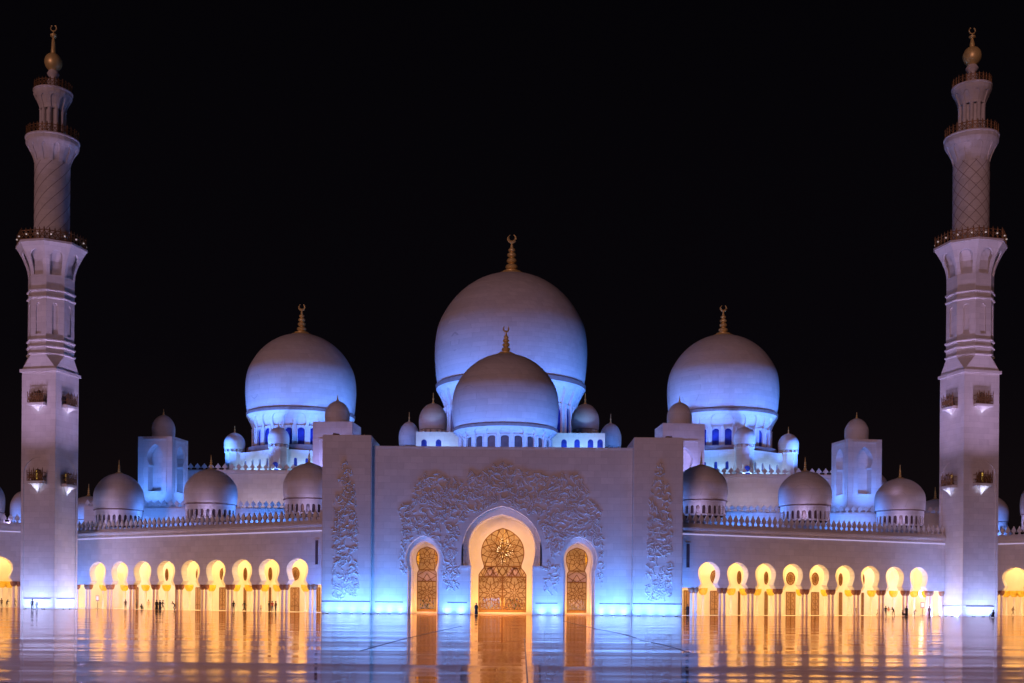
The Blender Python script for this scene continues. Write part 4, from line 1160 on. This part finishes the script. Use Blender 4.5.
    r_ = rb*.34; cc = Vector((0, 0, zball+hh*.86+r_))
    dxv = Vector((cos(a), sin(a), 0))
    mb.tube([cc+dxv*r_*cos(t)+Vector((0, 0, r_*sin(t))) for t in [radians(q) for q in range(-240, 61, 25)]], rb*.07, 5)
    mb.build('finial', 'gold', root, True)
    # balconies on the two camera-side faces, two levels
    for lvl, yy in enumerate(Y['balc']):
        for k in (0, 1):
            # face 0 faces local -y, face 1 faces local +x ; centre
            ca, sa = cos(k*pi/2), sin(k*pi/2)
            fm = lambda u, v, z: (u*ca-(-h+v)*sa, u*sa+(-h+v)*ca, z)
            yz = Zf(yy[k]); bw = L_*.235
            mb = MB(fm); mb.box((0, -.62, yz), (bw, .66, .24)); mb.box((0, -.5, yz+.3), (bw*1.02, .5, .06))
            b_ = mb.build('balcony', 'marble', root)
            mb = MB(fm)
            # corbel: curved wedge to a point
            prev = None
            for i in range(9):
                t = i/8; wv = bw*.62*(1-t)**1.5+.04; dv = 1.1*(1-t)**1.3+.02; z_ = yz-.25-(1.9 if lvl else 1.2)*t
                ring_ = [(-wv, .0, z_), (-wv, -dv, z_), (wv, -dv, z_), (wv, 0, z_)]
                if prev:
                    for j in range(3): mb.face([prev[j], prev[j+1], ring_[j+1], ring_[j]])
                prev = ring_
            mb.build('corbel', 'marble', b_)
            mb = MB(fm); n_ = 7
            for i in range(n_+1):
                x = -bw*.96+2*bw*.96*i/n_; mb.lathe([(.07, 0), (.07, 1.9), (.12, 2.0), (.02, 2.3+(.5 if i % 2 else 0))], 5, (x, -1.15, yz+.35))
            for z_ in (.45, 1.2, 2.1): mb.bar((-bw*.96, -1.15, yz+z_), (bw*.96, -1.15, yz+z_), .10, .08, (0, 1, 0))
            for i in range(n_):
                x = -bw*.96+2*bw*.96*i/n_; x2 = x+2*bw*.96/n_; mb.bar((x, -1.15, yz+.5), (x2, -1.15, yz+2), .1, .06, (0, 1, 0)); mb.bar((x, -1.15, yz+2), (x2, -1.15, yz+.5), .1, .06, (0, 1, 0))
            for sg in (-1, 1):
                for z_ in (.45, 1.2, 2.1): mb.bar((sg*bw*.96, -1.15, yz+z_), (sg*bw*.96, 0, yz+z_), .10, .08, (1, 0, 0))
            mb.build('railing', 'dkgold', b_)
            mb = MB(fm); pane(mb, 0, -.012, arched(bw*.42, 2.5, 1.7, 6, yz+.36)); mb.build('door', 'brownwin', b_)
            mb = MB(fm); rp = random.Random(int(px_seed*10+lvl*3+k)); 
            for i in range(70):
                x = rp.uniform(-bw*.9, bw*.9); hz = rp.random()**1.6*(2.2 if abs(x) < bw*.4 else 1.3); q_ = rp.uniform(.12, .28); v_ = rp.uniform(-1.0, -.5); e_ = rp.uniform(-.2, .2)
                mb.face([(x, v_, yz+.5+hz-q_), (x+q_*.7, v_+e_, yz+.5+hz), (x, v_, yz+.5+hz+q_*1.4), (x-q_*.7, v_-e_, yz+.5+hz)])
            mb.build('plants', 'leaf', b_, fix=False)
            if lvl == 1:
                mb = MB(fm); mb.box((-.15*bw if side < 0 else .15*bw, -.05, yz+1.7), (bw*.10, .03, .9)); mb.build('lit_window', 'litwin', b_)
            # lamp that throws light up at the corbel
            n3 = Vector((sa, -ca)); ra = -a; nw = Vector((n3.x*cos(ra)-n3.y*sin(ra), n3.x*sin(ra)+n3.y*cos(ra)))
            q = c+nw*(h+1.6)
            area('corbel_light', (q.x, q.y, yz-4.0), (c.x+nw.x*(h+.5), c.y+nw.y*(h+.5), yz), (.8, .3), 22 if lvl else 8, (.70, .72, 1.0), spread=50)
    # uplights at the base
    for k, nn in ((0, Vector((-sin(a), -cos(a)))), (1, Vector((cos(a), -sin(a))))):
        tt = Vector((-nn.y, nn.x))
        for i in range(3):
            q = c+nn*(h+1.1)+tt*(i-1)*L_*.27
            rzz = atan2(-nn.y, -nn.x)-pi/2
            uplight((q.x, q.y, 0), 'uplight at the foot of the %s minaret, %s along its %s face' % ('left' if side < 0 else 'right', ords[i] , 'left' if k == 0 else 'right'), 32, rzz)
        q = c+nn*(h+3.4); area('minaret_flood', (q.x, q.y, .06), (c.x+nn.x*h, c.y+nn.y*h, 8), (L_*.8, .25), 950, (.30, .46, 1.0), xdir=(tt.x, tt.y, 0))  # added unseen fill strips, here and further out, widening the base gradient
        q = c+nn*(h+8.5); area('minaret_flood', (q.x, q.y, .06), (c.x+nn.x*h, c.y+nn.y*h, 14), (L_, .4), 1200, (.42, .38, 1.0), xdir=(tt.x, tt.y, 0))
        q = c+nn*(h+16)
        area('minaret_wash', (q.x, q.y, 21), (c.x, c.y, 84), (3, 1), 1150, (.72, .50, 1.0), spread=70)
    return root, c, L_, a
M['whitelampdim'] = simple('gallery_lamp_glow', (.8, .7, .6), .4, emit=(1, .85, .8), estr=.28)
YL = dict(sq=369.5, archtop=457, oct0=359, ring_lo=343, ring_up=302, flare0=280, gal=251, wo=41.5, wg=63.5, ws=33.5, rf0=166, rg=142.5, wrg=50.5, wc=24.5, tf0=112, tg=94.5, wt=36.5, ball=62.5, wb=17, tip=26,
          balc=[(404, 404.5), (482.5, 484.5)])
YR = dict(sq=370.5, archtop=459, oct0=360, ring_lo=343, ring_up=303, flare0=279, gal=250, wo=42.5, wg=65.5, ws=34.5, rf0=165, rg=140, wrg=51.5, wc=26, tf0=107, tg=89.5, wt=37.5, ball=56.5, wb=18, tip=30,
          balc=[(405.5, 405), (485.5, 484.5)])
ml = minaret('tall slim marble minaret on the left side, square below and round above', -1, 55.5, 21.8, 78.6, 53.5, YL)
mr = minaret('tall slim marble minaret on the right side, square below and round above', 1, 964, 939.8, 999, 970, YR)
# added fill lamps imitating blue spill on the ends of the wings
for wng, u, pw in ((Lw, -9.0*7.51, 260), (Rw, 9.0*6.7, 260), (Lw, 7.2, 230), (Rw, -6.0, 230)):
    M4 = wng[3]; p = M4 @ Vector((u, -4.5, .08)); q = M4 @ Vector((u, 0, 9)); area('wall_flood', p, q, (3, .4), pw*8, BLUE)
for wng, u, sc in ((LF, 3, 1), (RF, -3, 1)):
    M4 = wng[3]; p = M4 @ Vector((u, -5, .08)); q = M4 @ Vector((u, 0, 9)); area('wall_flood', p, q, (4, .4), 130, (.5, .45, 1))

# ------------------------------------------------------------------ people
def skin_person(pose, build=1.0):
    """one continuous figure; returns mesh. pose: stand, walk, sit, lean"""
    V = {}
    if pose == 'stand':
        J = dict(pel=(0, 0, .95), ch=(0, 0, 1.30), nk=(0, -.01, 1.48), hd=(0, -.02, 1.62), top=(0, -.02, 1.72), hl=(-.09, 0, .92), kl=(-.10, -.01, .5), al=(-.10, .02, .09), tl=(-.11, -.14, .04),
                 hr=(.09, 0, .92), kr=(.11, -.03, .5), ar=(.13, 0, .09), tr=(.15, -.16, .04), sl=(-.18, 0, 1.41), el=(-.25, .02, 1.14), wl=(-.24, -.06, .90), fl=(-.24, -.08, .80),
                 sr=(.18, 0, 1.41), er=(.26, .01, 1.14), wr=(.25, -.08, .91), fr=(.24, -.1, .81))
    elif pose == 'walk':
        J = dict(pel=(0, 0, .93), ch=(0, -.03, 1.28), nk=(0, -.05, 1.46), hd=(0, -.07, 1.60), top=(0, -.07, 1.70), hl=(-.09, 0, .90), kl=(-.09, -.20, .52), al=(-.09, -.30, .10), tl=(-.09, -.45, .06),
                 hr=(.09, 0, .90), kr=(.09, .06, .48), ar=(.09, .34, .14), tr=(.09, .24, .04), sl=(-.18, -.02, 1.39), el=(-.23, .16, 1.14), wl=(-.22, .22, .92), fl=(-.22, .22, .82),
                 sr=(.18, -.02, 1.39), er=(.23, -.14, 1.14), wr=(.21, -.34, 1.0), fr=(.2, -.42, .95))
    elif pose == 'sit':
        J = dict(pel=(0, 0, .22), ch=(0, .02, .56), nk=(0, -.01, .74), hd=(0, -.04, .88), top=(0, -.04, .98), hl=(-.10, -.02, .20), kl=(-.20, -.36, .40), al=(-.14, -.50, .08), tl=(-.14, -.64, .05),
                 hr=(.10, -.02, .20), kr=(.20, -.36, .38), ar=(.12, -.52, .08), tr=(.12, -.66, .05), sl=(-.18, .02, .67), el=(-.26, -.12, .46), wl=(-.16, -.32, .46), fl=(-.1, -.4, .46),
                 sr=(.18, .02, .67), er=(.26, -.12, .46), wr=(.16, -.32, .46), fr=(.1, -.4, .46))
    else:  # lean / photographing
        J = dict(pel=(0, .10, .86), ch=(0, -.12, 1.15), nk=(0, -.24, 1.28), hd=(0, -.32, 1.38), top=(0, -.35, 1.48), hl=(-.10, .08, .84), kl=(-.16, -.08, .48), al=(-.18, .04, .09), tl=(-.2, -.11, .04),
                 hr=(.10, .08, .84), kr=(.2, -.05, .46), ar=(.22, .10, .09), tr=(.24, -.05, .04), sl=(-.18, -.16, 1.22), el=(-.26, -.34, 1.08), wl=(-.12, -.52, 1.16), fl=(-.06, -.58, 1.2),
                 sr=(.18, -.16, 1.22), er=(.26, -.34, 1.06), wr=(.12, -.52, 1.16), fr=(.06, -.58, 1.2))
    Rr = dict(pel=.15, ch=.16, nk=.06, hd=.105, top=.07, hl=.10, kl=.065, al=.045, tl=.04, hr=.10, kr=.065, ar=.045, tr=.04, sl=.065, el=.045, wl=.032, fl=.035, sr=.065, er=.045, wr=.032, fr=.035)
    E = [('pel', 'ch'), ('ch', 'nk'), ('nk', 'hd'), ('hd', 'top'), ('pel', 'hl'), ('hl', 'kl'), ('kl', 'al'), ('al', 'tl'), ('pel', 'hr'), ('hr', 'kr'), ('kr', 'ar'), ('ar', 'tr'),
         ('ch', 'sl'), ('sl', 'el'), ('el', 'wl'), ('wl', 'fl'), ('ch', 'sr'), ('sr', 'er'), ('er', 'wr'), ('wr', 'fr')]
    names = list(J)
    me = bpy.data.meshes.new('p'); me.from_pydata([J[n] for n in names], [(names.index(a), names.index(b_)) for a, b_ in E], [])
    o = bpy.data.objects.new('p', me); COL.objects.link(o)
    sk = o.modifiers.new('s', 'SKIN'); me.skin_vertices.new() if not me.skin_vertices else None
    for i, n in enumerate(names):
        r = Rr[n]*build; me.skin_vertices[0].data[i].radius = (r, r*(.75 if n in ('pel', 'ch') else 1)); me.skin_vertices[0].data[i].use_root = (n == 'pel')
    ss = o.modifiers.new('u', 'SUBSURF'); ss.levels = 1; ss.render_levels = 1
    dg = bpy.context.evaluated_depsgraph_get(); ev = o.evaluated_get(dg); m2 = bpy.data.meshes.new_from_object(ev)
    bpy.data.objects.remove(o); return m2, J
pmesh = {k: skin_person(k) for k in ('stand', 'walk', 'sit', 'lean')}
CM = {}
def cmat(c):
    if c not in CM: CM[c] = simple('cloth_%d' % len(CM), c, .85, var=.15, scale=8)
    return CM[c]
SKIN = (.35, .2, .13)
def person(px, d, pose, top, bottom, label, robe=None, hair=(.02, .015, .01), rz=0, scale=1.0, wing=None, v=1.2):
    if wing: u = wing[1](px, v); loc = wing[3] @ Vector((u, v, .02)); loc.z = .02 if v > 0 else 0
    else: loc = Vector(((px-512)/F*d, d, 0))
    me, J = pmesh[pose]; me = me.copy(); me.name = 'person'
    me.materials.clear()
    for c_ in (top, bottom, SKIN): me.materials.append(cmat(c_))
    wz = J['pel'][2]; nz = J['nk'][2]
    for p in me.polygons:
        c_ = p.center
        if c_.z > nz+.02: p.material_index = 2
        elif (Vector(c_)-Vector(J['fl'])).length < .09 or (Vector(c_)-Vector(J['fr'])).length < .09: p.material_index = 2
        elif c_.z < wz-.02 or (pose == 'sit' and c_.y < -.1 and c_.z < .45): p.material_index = 1
    me.shade_smooth()
    o = bpy.data.objects.new('person', me); COL.objects.link(o); o.location = loc; o.rotation_euler = (0, 0, rz); o.scale = (scale*1.2,)*3
    tag(o, label, 'person')
    # hair / head cover
    h = Vector(J['hd']); mb = MB()
    mb.lathe([(.115*cos(t), .13*sin(t)) for t in [(-.35+1.92*i/6) for i in range(7)]], 12, (h.x, h.y+.02, h.z+.03)); hr = mb.build('hair' if not robe else 'headscarf', cmat(hair), o, True)
    # nose and eyes are sub-pixel here but give the head a front
    if robe:
        mb = MB(); n = 16; prof = [(.27, .03), (.25, .35), (.22, .75), (.20, 1.05), (.21, 1.25), (.19, 1.38), (.09, 1.47)]
        if pose == 'sit': prof = [(.42, .02), (.36, .25), (.24, .5), (.2, .66), (.09, .74)]
        rings = [[mb.pt((r*cos(2*pi*k/n)*1.0*(1+.05*cos(6*pi*k/n)), r*.8*sin(2*pi*k/n)*(1+.05*cos(8*pi*k/n)), z)) for k in range(n)] for r, z in prof]
        for A, B in zip(rings, rings[1:]):
            for k in range(n): mb.f.append([A[k], A[(k+1) % n], B[(k+1) % n], B[k]])
        mb.build('robe', cmat(robe), o, True)
    return o
BLK = (.01, .01, .012); GRY = (.12, .11, .12); NAV = (.02, .025, .05); BRN = (.10, .05, .03); PALEC = (.55, .42, .32); RED = (.55, .06, .03); WHT = (.6, .58, .55)
person(32.3, 225, 'stand', GRY, NAV, 'person in grey standing at the left foot of the left minaret', rz=.4)
person(36.8, 228, 'walk', WHT, GRY, 'small pale-clothed child walking beside the person in grey by the left minaret', rz=1.2, scale=.75)
person(1.5, 0, 'stand', BRN, BLK, 'person in brown standing under the arch at the left edge of the photo', wing=LF, v=2)
person(7, 0, 'lean', NAV, BRN, 'person bending forward under the arch at the left edge of the photo', wing=LF, v=2, rz=1)
person(14.6, 0, 'walk', BRN, BLK, 'person in brown walking past the end columns left of the left minaret', wing=LF, v=1.5, rz=1.5)
W = Lw
person(125.5, 0, 'stand', BRN, GRY, 'person in brown standing at second arch from the left minaret', wing=W, v=.2)
person(136.5, 0, 'stand', GRY, NAV, 'person in grey at left of third arch from the left minaret', wing=W, v=1.8, rz=2)
person(141.6, 0, 'sit', BLK, NAV, 'dark-clothed person sitting under third arch from the left minaret', wing=W, v=1.5, rz=.6)
person(148.5, 0, 'stand', PALEC, PALEC, 'person in pale peach clothes under third arch from left minaret', wing=W, v=4, rz=.3)
person(156.6, 0, 'stand', BLK, BLK, 'person in long black robe, left of a robed pair in the left arcade', robe=BLK, wing=W, v=-1.4, rz=.2)
person(160, 0, 'stand', NAV, BLK, 'person in dark blue robe, right of a robed pair in the left arcade', robe=NAV, wing=W, v=-1.8, rz=-.3)
person(162.7, 0, 'walk', BLK, GRY, 'person in black walking under fourth arch from the left minaret', wing=W, v=1.4, rz=1.8)
person(174.3, 0, 'lean', BLK, BLK, 'dark-clothed person leaning over by fourth arch from the left minaret', wing=W, v=-.3, rz=-1.2)
person(233.6, 0, 'stand', BLK, BLK, 'person in black at left column of seventh arch from left minaret', wing=W, v=-.4, rz=.5)
person(244.2, 0, 'walk', BLK, NAV, 'person in black walking under seventh arch from the left minaret', wing=W, v=1.3, rz=1.4)
person(261, 0, 'stand', PALEC, GRY, 'small child standing under eighth arch from the left minaret', wing=W, v=2, scale=.6)
person(269, 0, 'stand', BLK, NAV, 'person in black standing left of the one in the red shirt', wing=W, v=.6, rz=2.2)
person(272.3, 0, 'stand', RED, GRY, 'person in a bright red shirt under the left arcade', wing=W, v=.4)
person(275.8, 0, 'stand', BRN, NAV, 'person in brown standing right of the one in the red shirt', wing=W, v=.8, rz=-.7)
person(476.3, 208.4, 'stand', BLK, BLK, 'person in a long black coat by the left edge of the central arch', robe=BLK, rz=.3)
W = Rw
person(687.7, 0, 'stand', BLK, BLK, 'person in a black robe in the narrow opening right of the right pier', robe=BLK, wing=W, v=1.8)
person(857, 0, 'stand', BRN, BRN, 'person in brown by a column right of sixth arch, right arcade', wing=W, v=1.5, scale=.95)
person(878.3, 0, 'walk', NAV, BLK, 'thin dark-clothed person right of seventh arch, right arcade', wing=W, v=.8, rz=1.6)
person(885.8, 0, 'stand', BLK, BLK, 'person in black at left column of eighth arch, right arcade', wing=W, v=-.4)
person(888.6, 0, 'stand', (.5, .2, .1), PALEC, 'person in an orange top under eighth arch, right arcade', wing=W, v=2.4, scale=.9)
person(893.4, 0, 'lean', BLK, NAV, 'dark-clothed person bending under eighth arch, right arcade', wing=W, v=1.4, rz=-1)
person(902.7, 0, 'sit', BRN, BLK, 'person in brown sitting by columns left of the ninth arch, right arcade', wing=W, v=-.5, rz=1)
person(906.5, 0, 'stand', BLK, BLK, 'person in long black robe before columns left of ninth arch, right arcade', robe=BLK, wing=W, v=-.9)
person(914.5, 0, 'lean', BRN, BLK, 'child in brown leaning forward under the arch next to the right minaret', wing=W, v=3, scale=.75, rz=.9)
person(929.6, 0, 'stand', BRN, BRN, 'person in a brown robe before the columns next to the right minaret', robe=(.16, .07, .05), wing=W, v=-.6)
person(993.5, 230, 'sit', BLK, NAV, 'person in black sitting against the wall just right of the right minaret', rz=-1.2, scale=1.25)
person(1013, 0, 'walk', BRN, BRN, 'person in brown walking under the arch at the right edge of the photo', wing=RF, v=2.5, rz=.6)

# ------------------------------------------------------------------ small furniture under the arcades
def lantern(wing, px, py, v, label):
    u = wing[1](px, v); p = wing[3] @ Vector((u, v, 0)); d = p.y; q = P(px, py, d)
    r = empty('hanging_lantern', tuple(q), 0, label, 'lantern', 'lanterns under the arcades')
    mb = MB(); mb.lathe([(0, -.9), (.3, -.6), (.55, 0), (.42, .5), (.15, .8), (0, .85)], 10); mb.build('lamp_globe', 'whitelamp', r, True)
    mb = MB(); mb.tube([(0, 0, .8), (0, 0, 11.7-q.z)], .04, 4); mb.lathe([(.2, .72), (.2, .9), (.05, 1.1)], 8); mb.build('chain', 'gold', r)
    l = bpy.data.lights.new('lantern_light', 'POINT'); l.energy = 60; l.color = (1, .8, .5); l.shadow_soft_size = .3
    o = bpy.data.objects.new('lantern_light', l); COL.objects.link(o); o.location = q+Vector((0, -.9, -.9))
lantern(Lw, 97.5, 590.5, 8, 'bright white lantern hanging under the arch nearest the left minaret')
lantern(Rw, 921, 593.5, 8, 'bright white lantern hanging under the arch nearest the right minaret')
def stand(wing, px, v, label):
    p = wing[3] @ Vector((wing[1](px, v), v, .02))
    r = empty('notice_stand', tuple(p), wing[2], label, 'sign', 'notice stands under the arcades')
    mb = MB(); mb.box((0, 0, 2.3), (.55, .04, .65)); mb.build('board', 'board', r)
    mb = MB(); mb.box((0, -.05, 2.35), (.42, .012, .45)); mb.build('sheet', 'paper', r)
    mb = MB(); mb.box((0, .03, .85), (.05, .03, .85)); mb.box((0, .03, .03), (.4, .3, .03)); mb.build('post', 'dark', r)
stand(Lw, 97.6, 4.5, 'small brown notice stand under the arch nearest the left minaret')
stand(Rw, 922.5, 4.5, 'small brown notice stand under the arch nearest the right minaret')
# made-up clusters of coloured flecks imitating reflections in the lower door panes
def reflection_standin(px, hw, label, cols):
    d = DG+10.2; x = (px-512)/F*d
    r = empty('flower_trough', (x, d, 0), 0, label, 'planter', 'flower troughs behind the doors')
    mb = MB(); mb.box((0, 0, .45), (hw, .3, .45)); mb.build('planter_box', 'dark', r)
    rnd = random.Random(int(px)); 
    for ci, c_ in enumerate(cols):
        mb = MB()
        for k in range(int(hw*34)):
            u = rnd.uniform(-hw, hw); z = .9+rnd.random()**1.3*2.0; y = rnd.uniform(-.3, .3); a = rnd.uniform(0, 6); s_ = rnd.uniform(.1, .22)
            mb.face([(u, y, z-s_*1.6), (u+s_*cos(a), y+s_*.4*sin(a), z), (u, y, z+s_*1.4), (u-s_*cos(a), y-s_*.4*sin(a), z)])
        mb.build('flowers' if ci == 0 else 'leaves', cmat(c_), r, fix=False)
BLU = (.35, .45, .95); LFG = (.05, .06, .03)
reflection_standin(492, 2.0, 'trough of pale blue flowers behind the left leaf of the central door', [BLU, (.5, .6, 1)])
reflection_standin(513, 1.9, 'trough of dark leafy plants behind the right leaf of the central door', [LFG, (.25, .12, .2)])
reflection_standin(427, 1.3, 'trough of dark plants behind the left side door', [LFG, (.3, .3, .6)])
reflection_standin(577, 1.5, 'trough of pale lilac flowers behind the right side door', [(.5, .5, .95), (.8, .75, .95)])
area('trough_light', (XC+cM-2.1, DG+9.6, 3.6), (XC+cM-2.1, DG+10.3, 0), (4, .3), 35, (.6, .7, 1))  # lights the reflection stand-in behind the central door

bpy.context.view_layer.update()
